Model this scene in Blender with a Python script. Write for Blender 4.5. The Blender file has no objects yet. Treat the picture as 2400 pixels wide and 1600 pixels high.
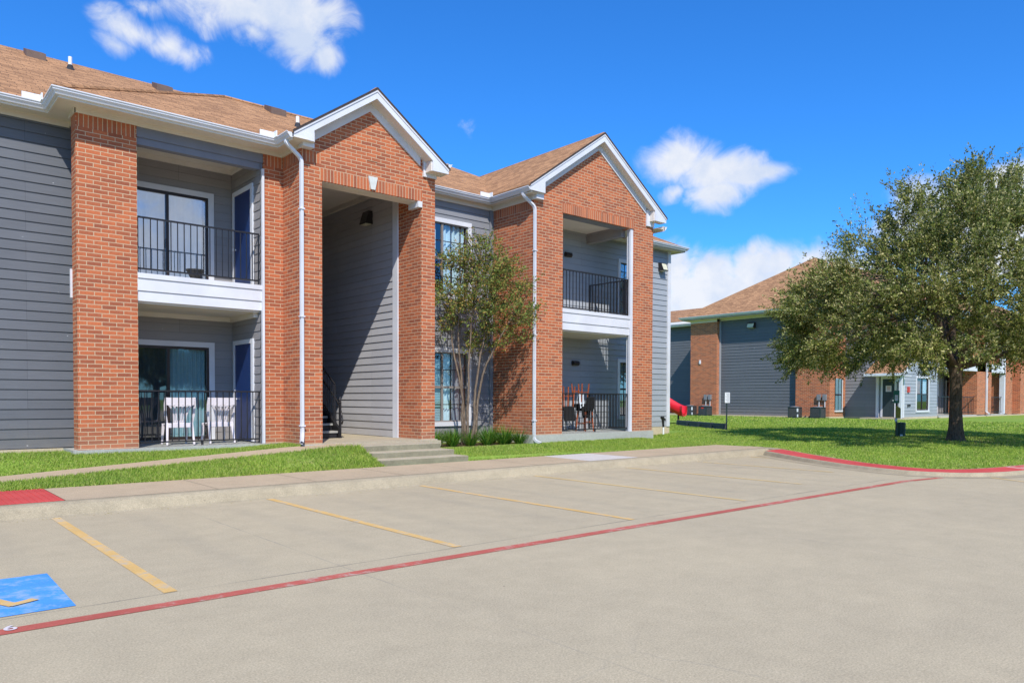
import bpy, bmesh, math, random
import numpy as np
from mathutils import Vector, Matrix
from mathutils.geometry import delaunay_2d_cdt
random.seed(7); rng = np.random.default_rng(7)
S = bpy.context.scene
COL = S.collection
R = math.radians
# ------------------------------------------------------------------ helpers
def link(o): COL.objects.link(o); return o
def tag(o, label=None, cat=None, group=None, kind=None):
    if label: o['label'] = label
    if cat: o['category'] = cat
    if group: o['group'] = group
    if kind: o['kind'] = kind
    return o
def empty(name, loc, rz=0):
    o = bpy.data.objects.new(name, None); o.empty_display_size = .2
    o.location = loc; o.rotation_euler = (0, 0, rz); return link(o)
def copy_tree(o, parent=None):
    c = o.copy(); link(c)
    if parent is not None:
        c.parent = parent; c.matrix_parent_inverse = o.matrix_parent_inverse.copy()
    for ch in list(o.children): copy_tree(ch, c)
    return c
class MB:
    """collects faces, builds one mesh with uv in metres"""
    def __init__(s): s.v = []; s.f = []; s.smooth = False
    def face(s, *pts):
        i = len(s.v); s.v += [tuple(p) for p in pts]; s.f.append(tuple(range(i, i + len(pts)))); return s
    def box(s, x0, x1, y0, y1, z0, z1, skip=''):
        A = [(x0,y0,z0),(x1,y0,z0),(x1,y1,z0),(x0,y1,z0),(x0,y0,z1),(x1,y0,z1),(x1,y1,z1),(x0,y1,z1)]
        i = len(s.v); s.v += A
        F = {'b':(0,3,2,1),'t':(4,5,6,7),'f':(0,1,5,4),'k':(2,3,7,6),'l':(3,0,4,7),'r':(1,2,6,5)}
        for k, q in F.items():
            if k not in skip: s.f.append(tuple(i + a for a in q))
        return s
    def prism_y(s, poly, y0, y1):      # polygon in xz, counter-clockwise seen from -Y
        n = len(poly)
        s.face(*[(x, y0, z) for x, z in poly]); s.face(*[(x, y1, z) for x, z in reversed(poly)])
        for i in range(n):
            a, b = poly[i], poly[(i+1) % n]
            s.face((a[0],y0,a[1]),(a[0],y1,a[1]),(b[0],y1,b[1]),(b[0],y0,b[1]))
        return s
    def prism_x(s, poly, x0, x1):      # polygon in yz
        n = len(poly)
        s.face(*[(x0, y, z) for y, z in reversed(poly)]); s.face(*[(x1, y, z) for y, z in poly])
        for i in range(n):
            a, b = poly[i], poly[(i+1) % n]
            s.face((x0,a[0],a[1]),(x0,b[0],b[1]),(x1,b[0],b[1]),(x1,a[0],a[1]))
        return s
    def prism_z(s, poly, z0, z1):
        n = len(poly)
        s.face(*[(x, y, z1) for x, y in poly]); s.face(*[(x, y, z0) for x, y in reversed(poly)])
        for i in range(n):
            a, b = poly[i], poly[(i+1) % n]
            s.face((a[0],a[1],z0),(b[0],b[1],z0),(b[0],b[1],z1),(a[0],a[1],z1))
        return s
    def slab(s, pts, t):               # planar polygon extruded down by t
        n = len(pts)
        s.face(*pts); s.face(*[(p[0],p[1],p[2]-t) for p in reversed(pts)])
        for i in range(n):
            a, b = pts[i], pts[(i+1) % n]
            s.face(a, (a[0],a[1],a[2]-t), (b[0],b[1],b[2]-t), b)
        return s
    def tube(s, pts, r, n=8, r1=None, sq=False, cap=True):
        pts = [Vector(p) for p in pts]; m = len(pts); rr = [r + (0 if r1 is None else (r1-r)*i/max(1,m-1)) for i in range(m)] if not isinstance(r, (list,tuple)) else r
        rings = []; up = None
        for i, p in enumerate(pts):
            d = (pts[min(i+1,m-1)] - pts[max(i-1,0)]).normalized()
            if up is None:
                up = Vector((0,0,1)) if abs(d.z) < .9 else Vector((1,0,0))
            a = d.cross(up).normalized(); b = a.cross(d).normalized(); up = b
            off = math.pi/n if sq else 0
            i0 = len(s.v)
            for k in range(n):
                t = 2*math.pi*k/n + off
                s.v.append(tuple(p + (a*math.cos(t) + b*math.sin(t))*rr[i]))
            rings.append(i0)
        for i in range(m-1):
            for k in range(n):
                s.f.append((rings[i]+k, rings[i]+(k+1)%n, rings[i+1]+(k+1)%n, rings[i+1]+k))
        if cap:
            s.f.append(tuple(rings[0]+k for k in reversed(range(n)))); s.f.append(tuple(rings[-1]+k for k in range(n)))
        return s
    def lathe(s, prof, c=(0,0,0), n=20):
        i0 = len(s.v)
        for r, z in prof:
            for k in range(n):
                t = 2*math.pi*k/n; s.v.append((c[0]+r*math.cos(t), c[1]+r*math.sin(t), c[2]+z))
        for j in range(len(prof)-1):
            for k in range(n):
                a = i0+j*n; b = a+n
                s.f.append((a+k, a+(k+1)%n, b+(k+1)%n, b+k))
        return s
    def build(s, name, mat, parent=None, root=None, uv=True, smooth=False):
        me = bpy.data.meshes.new(name); me.from_pydata(s.v, [], s.f); me.update()
        if uv:
            l = me.uv_layers.new(name='UVMap'); V = me.vertices
            for p in me.polygons:
                nx, ny, nz = p.normal
                if abs(nz) > .98: f = lambda c: (c.x, c.y)
                elif abs(nz) < .2:
                    h = math.hypot(nx, ny) or 1; tx, ty = -ny/h, nx/h
                    if abs(tx) > abs(ty): 
                        sg = 1 if tx > 0 else -1
                    else: sg = 1 if ty > 0 else -1
                    f = lambda c: (sg*(c.x*tx + c.y*ty), c.z)
                else:
                    h = math.hypot(nx, ny); hx, hy = -ny/h, nx/h
                    n = Vector((nx,ny,nz)); hv = Vector((hx,hy,0)); sv = n.cross(hv)
                    f = lambda c: (c.dot(hv), c.dot(sv))
                for li in p.loop_indices:
                    l.data[li].uv = f(V[me.loops[li].vertex_index].co)
        if smooth:
            for p in me.polygons: p.use_smooth = True
        if mat: me.materials.append(mat)
        o = link(bpy.data.objects.new(name, me))
        if parent is not None:
            o.parent = parent
            if root is not None and parent is root: o.matrix_parent_inverse = Matrix.Translation(-Vector(root.location))
        return o
def bevel(o, w=.01, seg=2):
    m = o.modifiers.new('b', 'BEVEL'); m.width = w; m.segments = seg; m.limit_method = 'ANGLE'; return o
def np_mesh(name, verts, faces_n, nper, mat, parent=None, smooth=False):
    """fast mesh of many equal n-gons; verts (F*nper,3)"""
    me = bpy.data.meshes.new(name); nv = len(verts); nf = nv // nper
    me.vertices.add(nv); me.vertices.foreach_set('co', verts.astype(np.float32).ravel())
    me.loops.add(nv); me.loops.foreach_set('vertex_index', np.arange(nv, dtype=np.int32))
    me.polygons.add(nf); me.polygons.foreach_set('loop_start', np.arange(0, nv, nper, dtype=np.int32))
    me.update(calc_edges=True)
    for m in (mat if isinstance(mat, list) else [mat]): me.materials.append(m)
    o = link(bpy.data.objects.new(name, me))
    if parent is not None: o.parent = parent
    return o
# ------------------------------------------------------------------ materials
class NT:
    def __init__(s, name):
        s.m = bpy.data.materials.new(name); s.m.use_nodes = True; s.t = s.m.node_tree; s.t.nodes.clear()
        s.out = s.n('ShaderNodeOutputMaterial'); s.b = s.n('ShaderNodeBsdfPrincipled'); s.t.links.new(s.b.outputs[0], s.out.inputs[0])
    def n(s, ty, **k):
        x = s.t.nodes.new(ty)
        for a, b in k.items(): setattr(x, a, b)
        return x
    def l(s, a, b): s.t.links.new(a, b)
    def val(s, sock, v):
        if hasattr(v, 'is_output') or isinstance(v, bpy.types.NodeSocket): s.l(v, sock)
        else: sock.default_value = v
    def noise(s, vec, scale, detail=4, rough=.6, dist=0):
        x = s.n('ShaderNodeTexNoise'); x.inputs['Scale'].default_value = scale; x.inputs['Detail'].default_value = detail
        x.inputs['Roughness'].default_value = rough; x.inputs['Distortion'].default_value = dist
        if vec is not None: s.l(vec, x.inputs['Vector'])
        return x.outputs['Fac']
    def ramp(s, fac, stops):
        x = s.n('ShaderNodeValToRGB'); s.l(fac, x.inputs[0]); e = x.color_ramp.elements
        while len(e) < len(stops): e.new(.5)
        for i, (p, c) in enumerate(stops):
            e[i].position = p; e[i].color = (c, c, c, 1) if isinstance(c, (int, float)) else (*c, 1)
        return x.outputs[0]
    def mix(s, fac, a, b, mode='MIX'):
        x = s.n('ShaderNodeMix', data_type='RGBA', blend_type=mode)
        s.val(x.inputs[0], fac)
        for sk, v in ((x.inputs[6], a), (x.inputs[7], b)):
            if isinstance(v, tuple): sk.default_value = (*v[:3], 1)
            else: s.l(v, sk)
        return x.outputs[2]
    def math(s, op, a, b=0., c=None, clamp=False):
        x = s.n('ShaderNodeMath', operation=op); x.use_clamp = clamp
        s.val(x.inputs[0], a); s.val(x.inputs[1], b)
        if c is not None: s.val(x.inputs[2], c)
        return x.outputs[0]
    def pos(s): return s.n('ShaderNodeNewGeometry').outputs['Position']
    def scale(s, vec, v):
        x = s.n('ShaderNodeVectorMath', operation='MULTIPLY'); s.l(vec, x.inputs[0]); x.inputs[1].default_value = v; return x.outputs[0]
    def bump(s, h, strength=.3, dist=.01):
        x = s.n('ShaderNodeBump'); x.inputs['Strength'].default_value = strength; x.inputs['Distance'].default_value = dist
        s.l(h, x.inputs['Height']); s.l(x.outputs[0], s.b.inputs['Normal'])
    def done(s, col, rough=.7, spec=.3, metal=0):
        if isinstance(col, tuple): s.b.inputs['Base Color'].default_value = (*col, 1)
        else: s.l(col, s.b.inputs['Base Color'])
        s.val(s.b.inputs['Roughness'], rough); s.b.inputs['Specular IOR Level'].default_value = spec
        s.b.inputs['Metallic'].default_value = metal
        return s.m
def plain(name, col, rough=.6, spec=.3, metal=0, var=.12, sc=6, fine=0):
    t = NT(name); p = t.pos(); f = t.noise(p, sc, 5)
    c = t.ramp(f, [(.3, tuple(x*(1-var) for x in col)), (.7, tuple(min(1, x*(1+var)) for x in col))])
    if fine:
        g = t.noise(p, 90, 3); t.bump(g, fine, .004)
    return t.done(c, rough, spec, metal)
M = {}
def brick(name, soldier=False):
    t = NT(name); uv = t.n('ShaderNodeUVMap').outputs[0]
    if soldier:
        sx = t.n('ShaderNodeSeparateXYZ'); t.l(uv, sx.inputs[0]); cx = t.n('ShaderNodeCombineXYZ')
        t.l(sx.outputs[1], cx.inputs[0]); t.l(sx.outputs[0], cx.inputs[1]); cx.inputs[0].default_value = 0
        vec = cx.outputs[0]; bw = 50.
    else: vec = uv; bw = .256
    # slightly wobbling courses
    w = t.n('ShaderNodeTexNoise'); w.inputs['Scale'].default_value = 3.5; w.inputs['Detail'].default_value = 2; t.l(uv, w.inputs['Vector'])
    wv = t.n('ShaderNodeVectorMath', operation='MULTIPLY_ADD'); t.l(w.outputs['Color'], wv.inputs[0]); wv.inputs[1].default_value = (.012, .012, 0); t.l(vec, wv.inputs[2])
    b = t.n('ShaderNodeTexBrick'); t.l(wv.outputs[0], b.inputs['Vector']); b.offset = .5; b.squash = 1
    b.inputs['Scale'].default_value = 1; b.inputs['Brick Width'].default_value = bw; b.inputs['Row Height'].default_value = .0813
    b.inputs['Mortar Size'].default_value = .0072; b.inputs['Mortar Smooth'].default_value = .15; b.inputs['Bias'].default_value = -.15
    b.inputs['Color1'].default_value = (.50, .150, .064, 1); b.inputs['Color2'].default_value = (.27, .088, .050, 1); b.inputs['Mortar'].default_value = (.62, .47, .31, 1)
    n1 = t.noise(wv.outputs[0], 26, 4, .7); n2 = t.noise(uv, 1.1, 3); st = t.noise(t.scale(uv, (3, 14, 1)), 4, 4)
    c = t.mix(.42, b.outputs['Color'], t.ramp(n1, [(.3, (.36,.36,.36)), (.72, (.72,.66,.62))]), 'OVERLAY')
    c = t.mix(t.math('MULTIPLY', t.ramp(st, [(.52,0.),(.72,1.)]), .25), c, (.16,.075,.06))
    c = t.mix(.22, c, t.ramp(n2, [(.3, (.4,.4,.4)), (.7, (.62,.6,.58))]), 'OVERLAY')
    dz = t.n('ShaderNodeSeparateXYZ'); t.l(uv, dz.inputs[0]); gr = t.math('MULTIPLY', t.math('SUBTRACT', 1., t.math('DIVIDE', t.math('SUBTRACT', dz.outputs[1], .5), .55), clamp=True), t.noise(uv, 6, 5)); c = t.mix(t.math('MULTIPLY', gr, .7), c, (.36,.22,.14))
    # pale mortar smears
    sm = t.ramp(t.noise(uv, 9, 5, .7), [(.66, 0.), (.74, 1.)]); c = t.mix(t.math('MULTIPLY', sm, .35), c, (.62,.42,.28))
    mm = t.mix(b.outputs['Fac'], c, t.mix(t.math('MULTIPLY', n1, .5), (.60,.44,.28), (.40,.27,.17)))
    h = t.math('ADD', t.math('MULTIPLY', t.math('SUBTRACT', 1., b.outputs['Fac']), 1.), t.math('MULTIPLY', n1, .35))
    t.bump(h, .55, .006)
    return t.done(mm, .9, .15)
M['brick'] = brick('brick'); M['soldier'] = brick('soldier_brick', True)
def siding(name, col):
    t = NT(name); p = t.pos(); g = t.noise(t.scale(p, (1.2, 1.2, 38)), 3, 5, .65); n = t.noise(p, .9, 4); f = t.noise(p, 120, 2)
    c = t.ramp(g, [(.3, tuple(x*.90 for x in col)), (.7, tuple(x*1.08 for x in col))])
    c = t.mix(.25, c, t.ramp(n, [(.3,(.42,.42,.42)),(.7,(.58,.58,.57))]), 'OVERLAY')
    sp = t.ramp(t.noise(p, 17, 1, .2), [(.82, 0.), (.83, 1.)]); c = t.mix(sp, c, (.5,.5,.5))
    uv = t.n('ShaderNodeUVMap').outputs[0]; ad = t.n('ShaderNodeVectorMath', operation='ADD'); t.l(uv, ad.inputs[0]); ad.inputs[1].default_value = (.7, -.56, 0)
    bt = t.n('ShaderNodeTexBrick'); t.l(ad.outputs[0], bt.inputs['Vector']); bt.offset = .37; bt.offset_frequency = 3; bt.inputs['Scale'].default_value = 1; bt.inputs['Brick Width'].default_value = 3.05; bt.inputs['Row Height'].default_value = .19; bt.inputs['Mortar Size'].default_value = .0022
    bt.inputs['Color1'].default_value = (.45,.45,.45,1); bt.inputs['Color2'].default_value = (.55,.55,.55,1); c = t.mix(.5, c, bt.outputs['Color'], 'OVERLAY'); c = t.mix(t.math('MULTIPLY', bt.outputs['Fac'], .6), c, tuple(x*.4 for x in col))
    dz = t.n('ShaderNodeSeparateXYZ'); t.l(p, dz.inputs[0]); dirt = t.math('MULTIPLY', t.math('SUBTRACT', 1., t.math('DIVIDE', t.math('SUBTRACT', dz.outputs[2], .5), .7), clamp=True), t.noise(p, 5, 5)); c = t.mix(t.math('MULTIPLY', dirt, .45), c, (.30,.25,.18))
    t.bump(t.math('ADD', g, t.math('MULTIPLY', f, .3)), .25, .003)
    return t.done(c, .55, .25)
M['sid_dark'] = siding('slate_siding', (.130, .136, .148))
M['sid_mid'] = siding('grey_siding', (.24, .245, .262))
M['sid_breeze'] = siding('breezeway_siding', (.46, .455, .47))
M['sid_recess'] = siding('taupe_siding', (.28, .265, .265))
M['sid_light'] = siding('pale_siding', (.34, .36, .385))
M['white'] = plain('white_trim_paint', (.66,.66,.68), .5, .25, var=.09, sc=1.3)
M['soffit'] = plain('soffit_paint', (.70,.65,.58), .6, .2, var=.05, sc=1.5)
M['beam'] = plain('grey_beam_paint', (.19,.20,.24), .5, .25, var=.06, sc=2)
M['black'] = plain('black_metal', (.018,.017,.019), .4, .4, var=.2)
M['bronze'] = plain('dark_bronze_metal', (.03,.02,.018), .4, .4, var=.2)
M['drip'] = plain('drip_edge', (.06,.045,.04), .7, .2)
M['door'] = plain('navy_door_paint', (.012,.032,.12), .35, .4, var=.05)
M['plastic'] = plain('white_plastic', (.74,.68,.71), .35, .4, var=.03)
M['curtain'] = plain('curtain_fabric', (.75,.82,.88), .9, .1, var=.08)
M['blind'] = plain('blind_vinyl', (.36,.50,.55), .6, .2, var=.06)
M['interior'] = plain('dark_interior', (.035,.037,.04), .9, .1)
M['lens'] = plain('lamp_lens', (.65,.62,.45), .3, .4, var=.05)
M['roofvent'] = plain('roof_vent_metal', (.16,.105,.08), .6, .3)
M['pvc'] = plain('white_pvc', (.8,.8,.8), .4, .3, var=.03)
M['rubber'] = plain('rubber_boot', (.04,.04,.045), .8, .2)
M['grey_metal'] = plain('grey_metal', (.22,.22,.23), .5, .4, var=.15)
M['green_metal'] = plain('dark_green_metal', (.03,.045,.045), .45, .4, var=.15)
M['label_white'] = plain('white_label', (.75,.76,.78), .5, .3, var=.04)
M['red_mark'] = plain('red_badge', (.6,.05,.03), .4, .4)
M['wood_red'] = plain('orange_wood', (.36,.085,.025), .4, .4, var=.2, sc=12)
M['blackfab'] = plain('black_upholstery', (.018,.018,.018), .85, .15)
M['cloth'] = plain('white_cloth', (.62,.66,.68), .9, .1)
M['pot'] = plain('dark_planter', (.05,.048,.045), .6, .3)
M['slide'] = plain('red_slide_plastic', (.65,.018,.03), .28, .5, var=.06)
M['yellow_post'] = plain('yellow_paint', (.6,.36,.03), .45, .3)
M['timber'] = plain('black_plastic_timber', (.075,.075,.09), .6, .3, var=.2)
M['ink'] = plain('grey_ink', (.25,.27,.30), .7, .1)
M['ink_red'] = plain('red_ink', (.5,.08,.05), .7, .1)
M['bin_green'] = plain('green_bin', (.012,.05,.03), .35, .45, var=.3)
M['disp_green'] = plain('green_dispenser', (.01,.16,.09), .4, .4, var=.2)
M['sticker'] = plain('yellow_green_placard', (.40,.34,.06), .5, .3, var=.3, sc=30)
M['keystone'] = plain('cast_stone', (.62,.62,.56), .7, .2, var=.08, sc=8)
def shingle():
    t = NT('tan_shingles'); uv = t.n('ShaderNodeUVMap').outputs[0]
    w = t.n('ShaderNodeTexNoise'); w.inputs['Scale'].default_value = 2.2; t.l(uv, w.inputs['Vector'])
    wv = t.n('ShaderNodeVectorMath', operation='MULTIPLY_ADD'); t.l(w.outputs['Color'], wv.inputs[0]); wv.inputs[1].default_value = (.25, .02, 0); t.l(uv, wv.inputs[2])
    b = t.n('ShaderNodeTexBrick'); t.l(wv.outputs[0], b.inputs['Vector']); b.offset = .37; b.offset_frequency = 2
    for k, v in (('Scale',1),('Brick Width',.27),('Row Height',.135),('Mortar Size',.006),('Mortar Smooth',.3),('Bias',.0)): b.inputs[k].default_value = v
    b.inputs['Color1'].default_value = (.50,.27,.135,1); b.inputs['Color2'].default_value = (.31,.165,.085,1); b.inputs['Mortar'].default_value = (.10,.06,.04,1)
    g = t.noise(uv, 60, 3, .8); n = t.noise(uv, .5, 4); l = t.noise(t.scale(uv, (2.2, 9, 1)), 2.5, 4)
    c = t.mix(.5, b.outputs['Color'], t.ramp(l, [(.3,(.33,.33,.33)),(.7,(.68,.67,.64))]), 'OVERLAY')
    c = t.mix(.35, c, t.ramp(g, [(.3,(.3,.3,.3)),(.7,(.72,.7,.68))]), 'OVERLAY')
    c = t.mix(.25, c, t.ramp(n, [(.3,(.4,.4,.4)),(.7,(.6,.6,.6))]), 'OVERLAY')
    sx = t.n('ShaderNodeSeparateXYZ'); t.l(uv, sx.inputs[0])
    saw = t.math('FRACT', t.math('DIVIDE', sx.outputs[1], .135))
    t.bump(t.math('ADD', t.math('MULTIPLY', t.math('SUBTRACT', 1., saw), 1.), t.math('MULTIPLY', b.outputs['Color'], .6)), .6, .012)
    return t.done(c, .92, .1)
M['shingle'] = shingle()
def concrete(name, col, var=.10, stains=.35, joint=False, warm=None):
    t = NT(name); p = t.pos()
    a = t.noise(p, .35, 6, .6); b = t.noise(p, 3.0, 6, .7); g = t.noise(p, 75, 3, .8); g2 = t.noise(p, 22, 4, .8)
    c = t.ramp(b, [(.25, tuple(x*(1-var) for x in col)), (.75, tuple(x*(1+var*.6) for x in col))])
    c = t.mix(.40, c, t.ramp(a, [(.3,(.42,.42,.43)),(.7,(.57,.565,.55))]), 'OVERLAY')
    c = t.mix(.5, c, t.ramp(g, [(.34,(.27,.27,.27)),(.66,(.73,.73,.73))]), 'OVERLAY')
    c = t.mix(.2, c, t.ramp(g2, [(.3,(.36,.36,.36)),(.7,(.62,.62,.62))]), 'OVERLAY')
    # dark spots and streaks along the driving direction
    v = t.n('ShaderNodeTexVoronoi'); v.inputs['Scale'].default_value = 2.1; t.l(p, v.inputs['Vector'])
    sp = t.ramp(v.outputs['Distance'], [(.018, 1.), (.03, 0.)]); c = t.mix(t.math('MULTIPLY', sp, .6), c, tuple(x*.35 for x in col))
    s = t.noise(t.scale(p, (.35, 2.4, 1)), 1.6, 5, .65); c = t.mix(t.math('MULTIPLY', t.ramp(s, [(.56,0.),(.74,1.)]), stains), c, tuple(x*.62 for x in col))
    li = t.noise(t.scale(p, (1.1, 1.1, 1)), .9, 4, .7); c = t.mix(t.math('MULTIPLY', t.ramp(li, [(.58,0.),(.75,1.)]), .22), c, tuple(min(1,x*1.22) for x in col))
    if joint:
        sx = t.n('ShaderNodeSeparateXYZ'); t.l(p, sx.inputs[0]); wob = t.math('MULTIPLY', t.math('SUBTRACT', t.noise(p, 5, 3), .5), .03)
        def line(co, at, period, width):
            d = t.math('ABSOLUTE', t.math('SUBTRACT', t.math('PINGPONG', t.math('ADD', t.math('SUBTRACT', co, at), wob), period), 0.))
            return t.ramp(d, [(width*.5, 1.), (width, 0.)])
        j1 = line(sx.outputs[1], 6.245, 2.9, .013); j2 = line(sx.outputs[0], 3.3, 2.28, .009)
        br = t.ramp(t.noise(p, .8, 4), [(.42, .15), (.6, .85)])
        c = t.mix(t.math('MULTIPLY', j1, br), c, (.12,.115,.10)); c = t.mix(t.math('MULTIPLY', j2, t.math('MULTIPLY', br, .55)), c, (.2,.19,.17))
        # darkened tyre tracks and a few oil drips in the middle of the stalls
        tr_ = t.math('PINGPONG', t.math('SUBTRACT', sx.outputs[0], .45), 1.4); ty = t.ramp(t.math('ABSOLUTE', t.math('SUBTRACT', tr_, .62)), [(.05,1.),(.22,0.)]); inst = t.math('MULTIPLY', t.math('SUBTRACT', 2.4, t.math('ABSOLUTE', t.math('SUBTRACT', sx.outputs[1], 8.6))), 1.25, clamp=True)
        c = t.mix(t.math('MULTIPLY', t.math('MULTIPLY', ty, inst), t.math('MULTIPLY', t.noise(p, 2.2, 5), .22)), c, (.23,.21,.17))
        ov = t.n('ShaderNodeTexVoronoi'); ov.inputs['Scale'].default_value = .42; t.l(p, ov.inputs['Vector']); oi = t.math('MULTIPLY', t.ramp(t.math('ADD', ov.outputs['Distance'], t.math('MULTIPLY', t.noise(p, 14, 4), .12)), [(.10, .55), (.17, 0.)]), t.ramp(t.noise(p, .5, 2), [(.48,0.),(.60,1.)])); c = t.mix(t.math('MULTIPLY', t.math('MULTIPLY', oi, inst), .5), c, (.16,.145,.12))
        # hairline cracks
        cv = t.n('ShaderNodeTexVoronoi', feature='DISTANCE_TO_EDGE'); cv.inputs['Scale'].default_value = .22
        wn = t.n('ShaderNodeTexNoise'); wn.inputs['Scale'].default_value = 1.5; wn.inputs['Detail'].default_value = 5; t.l(p, wn.inputs['Vector'])
        wa = t.n('ShaderNodeVectorMath', operation='MULTIPLY_ADD'); t.l(wn.outputs['Color'], wa.inputs[0]); wa.inputs[1].default_value = (.5,.5,.5); t.l(p, wa.inputs[2]); t.l(wa.outputs[0], cv.inputs['Vector'])
        cr = t.math('MULTIPLY', t.ramp(cv.outputs['Distance'], [(.0012, 1.), (.0026, 0.)]), t.ramp(t.noise(p, .3, 2), [(.5,0.),(.62,.6)]))
        c = t.mix(t.math('MULTIPLY', cr, .35), c, (.2,.19,.17))
    t.bump(t.math('ADD', g, g2), .18, .002)
    return t.done(c, .88, .2)
M['lot'] = concrete('parking_concrete', (.485,.402,.262), stains=.12, joint=True)
M['walk'] = concrete('sidewalk_concrete', (.50,.385,.25), .12, .2)
M['kerb'] = concrete('kerb_concrete', (.41,.34,.225), .2, .45)
M['newwalk'] = concrete('pale_concrete', (.60,.55,.49), .06, .1)
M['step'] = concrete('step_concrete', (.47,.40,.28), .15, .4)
M['riser'] = concrete('darker_riser_concrete', (.27,.245,.165), .3, .8)
M['found'] = concrete('foundation_concrete', (.42,.42,.37), .15, .5)
M['found_beige'] = concrete('beige_foundation', (.55,.45,.30), .1, .2)
def paint(name, col, base, wear=.5, sc=9, thick=None):
    t = NT(name); p = t.pos(); a = t.noise(p, sc, 6, .75); g = t.noise(p, 80, 3, .8); b = t.noise(p, 1.3, 4)
    w = t.ramp(t.math('ADD', t.math('MULTIPLY', a, .6), t.math('MULTIPLY', b, .4)), [(wear, 0.), (wear+.09, 1.)])
    c = t.mix(.4, t.ramp(b, [(.3, tuple(x*.85 for x in col)), (.7, tuple(min(1,x*1.12) for x in col))]), t.ramp(g, [(.3,(.32,.32,.32)),(.7,(.68,.68,.68))]), 'OVERLAY')
    return t.done(t.mix(t.math('MULTIPLY', w, .75), c, base), .75, .25)
cb = (.48,.43,.34)
M['p_yellow'] = paint('yellow_line_paint', (.70,.44,.15), cb, .50)
M['p_yellow_worn'] = paint('worn_yellow_line_paint', (.66,.47,.20), cb, .515)
M['p_red'] = paint('red_line_paint', (.50,.12,.085), cb, .53)
M['p_redkerb'] = paint('red_kerb_paint', (.58,.08,.07), cb, .60)
M['p_redworn'] = paint('worn_red_paint', (.58,.10,.08), (.66,.52,.46), .46, 4)
M['p_blue'] = paint('blue_pad_paint', (.08,.32,.76), (.34,.45,.52), .50, 6)
M['p_white'] = paint('white_digit_paint', (.75,.66,.64), (.5,.12,.09), .58)
def grassmat(name, cols, ground=False):
    t = NT(name)
    if ground:
        p = t.pos(); a = t.noise(p, .45, 5, .6); b = t.noise(p, 9, 5, .8); g = t.noise(p, 60, 3, .9)
        c = t.ramp(b, [(.2, cols[0]), (.5, cols[1]), (.8, cols[2])]); c = t.mix(.5, c, t.ramp(a, [(.3,(.36,.40,.34)),(.7,(.62,.60,.48))]), 'OVERLAY')
        c = t.mix(.45, c, t.ramp(g, [(.3,(.28,.28,.28)),(.7,(.72,.72,.72))]), 'OVERLAY')
        d = t.ramp(t.noise(p, .8, 5, .7), [(.55,0.),(.72,.75)]); c = t.mix(d, c, (.36,.29,.14))
        # bare soil under the big tree and mulch under the little one
        for (cx, cy, sx_, sy_) in ((26.0, 9.0, 3.2, 2.3), (12.3, 15.9, 2.0, .75)):
            m = t.n('ShaderNodeVectorMath', operation='SUBTRACT'); t.l(p, m.inputs[0]); m.inputs[1].default_value = (cx, cy, 0)
            q = t.scale(m.outputs[0], (1/sx_, 1/sy_, 0)); ln = t.n('ShaderNodeVectorMath', operation='LENGTH'); t.l(q, ln.inputs[0])
            k = t.ramp(t.math('ADD', ln.outputs['Value'], t.math('MULTIPLY', t.math('SUBTRACT', b, .5), 1.2)), [(.7, .85), (1.1, 0.)])
            c = t.mix(k, c, (.21,.145,.085))
        t.bump(g, .5, .02); return t.done(c, .95, .1)
    r = t.n('ShaderNodeNewGeometry').outputs['Random Per Island']; c = t.ramp(r, [(i/(len(cols)-1), q) for i, q in enumerate(cols)])
    p = t.pos(); a = t.noise(p, .6, 4); c = t.mix(.5, c, t.ramp(a, [(.3,(.34,.40,.34)),(.7,(.64,.60,.46))]), 'OVERLAY')
    t.done(c, .7, .10)
    tr = t.n('ShaderNodeBsdfTranslucent'); t.l(c, tr.inputs[0]); mx = t.n('ShaderNodeMixShader'); mx.inputs[0].default_value = .3
    t.l(t.b.outputs[0], mx.inputs[1]); t.l(tr.outputs[0], mx.inputs[2]); t.l(mx.outputs[0], t.out.inputs[0]); return t.m
M['lawn'] = grassmat('lawn_ground', ((.13,.22,.035),(.22,.33,.055),(.33,.40,.09)), True)
M['blade'] = grassmat('grass_blade', ((.14,.25,.035),(.26,.39,.055),(.38,.48,.09),(.50,.50,.18)))
M['liriope'] = grassmat('strap_leaf', ((.035,.10,.015),(.06,.17,.025),(.11,.24,.03),(.26,.34,.05)))
M['leaf'] = grassmat('oak_leaf', ((.05,.075,.018),(.15,.185,.038),(.29,.30,.075),(.66,.58,.30),(.12,.175,.04),(.25,.26,.075)))
M['leaf2'] = grassmat('small_tree_leaf', ((.06,.10,.025),(.15,.22,.05),(.30,.36,.10),(.45,.24,.08),(.20,.30,.07)))
def bark(name, a, b):
    t = NT(name); p = t.pos(); n = t.noise(t.scale(p, (9, 9, 2.2)), 3, 6, .7); t.bump(n, .8, .03); return t.done(t.ramp(n, [(.3, a), (.7, b)]), .95, .1)
M['bark'] = bark('dark_bark', (.045,.032,.022), (.20,.145,.10)); M['bark2'] = bark('pale_bark', (.07,.05,.04), (.32,.24,.17)); M['bark2d'] = M['bark2']
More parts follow.
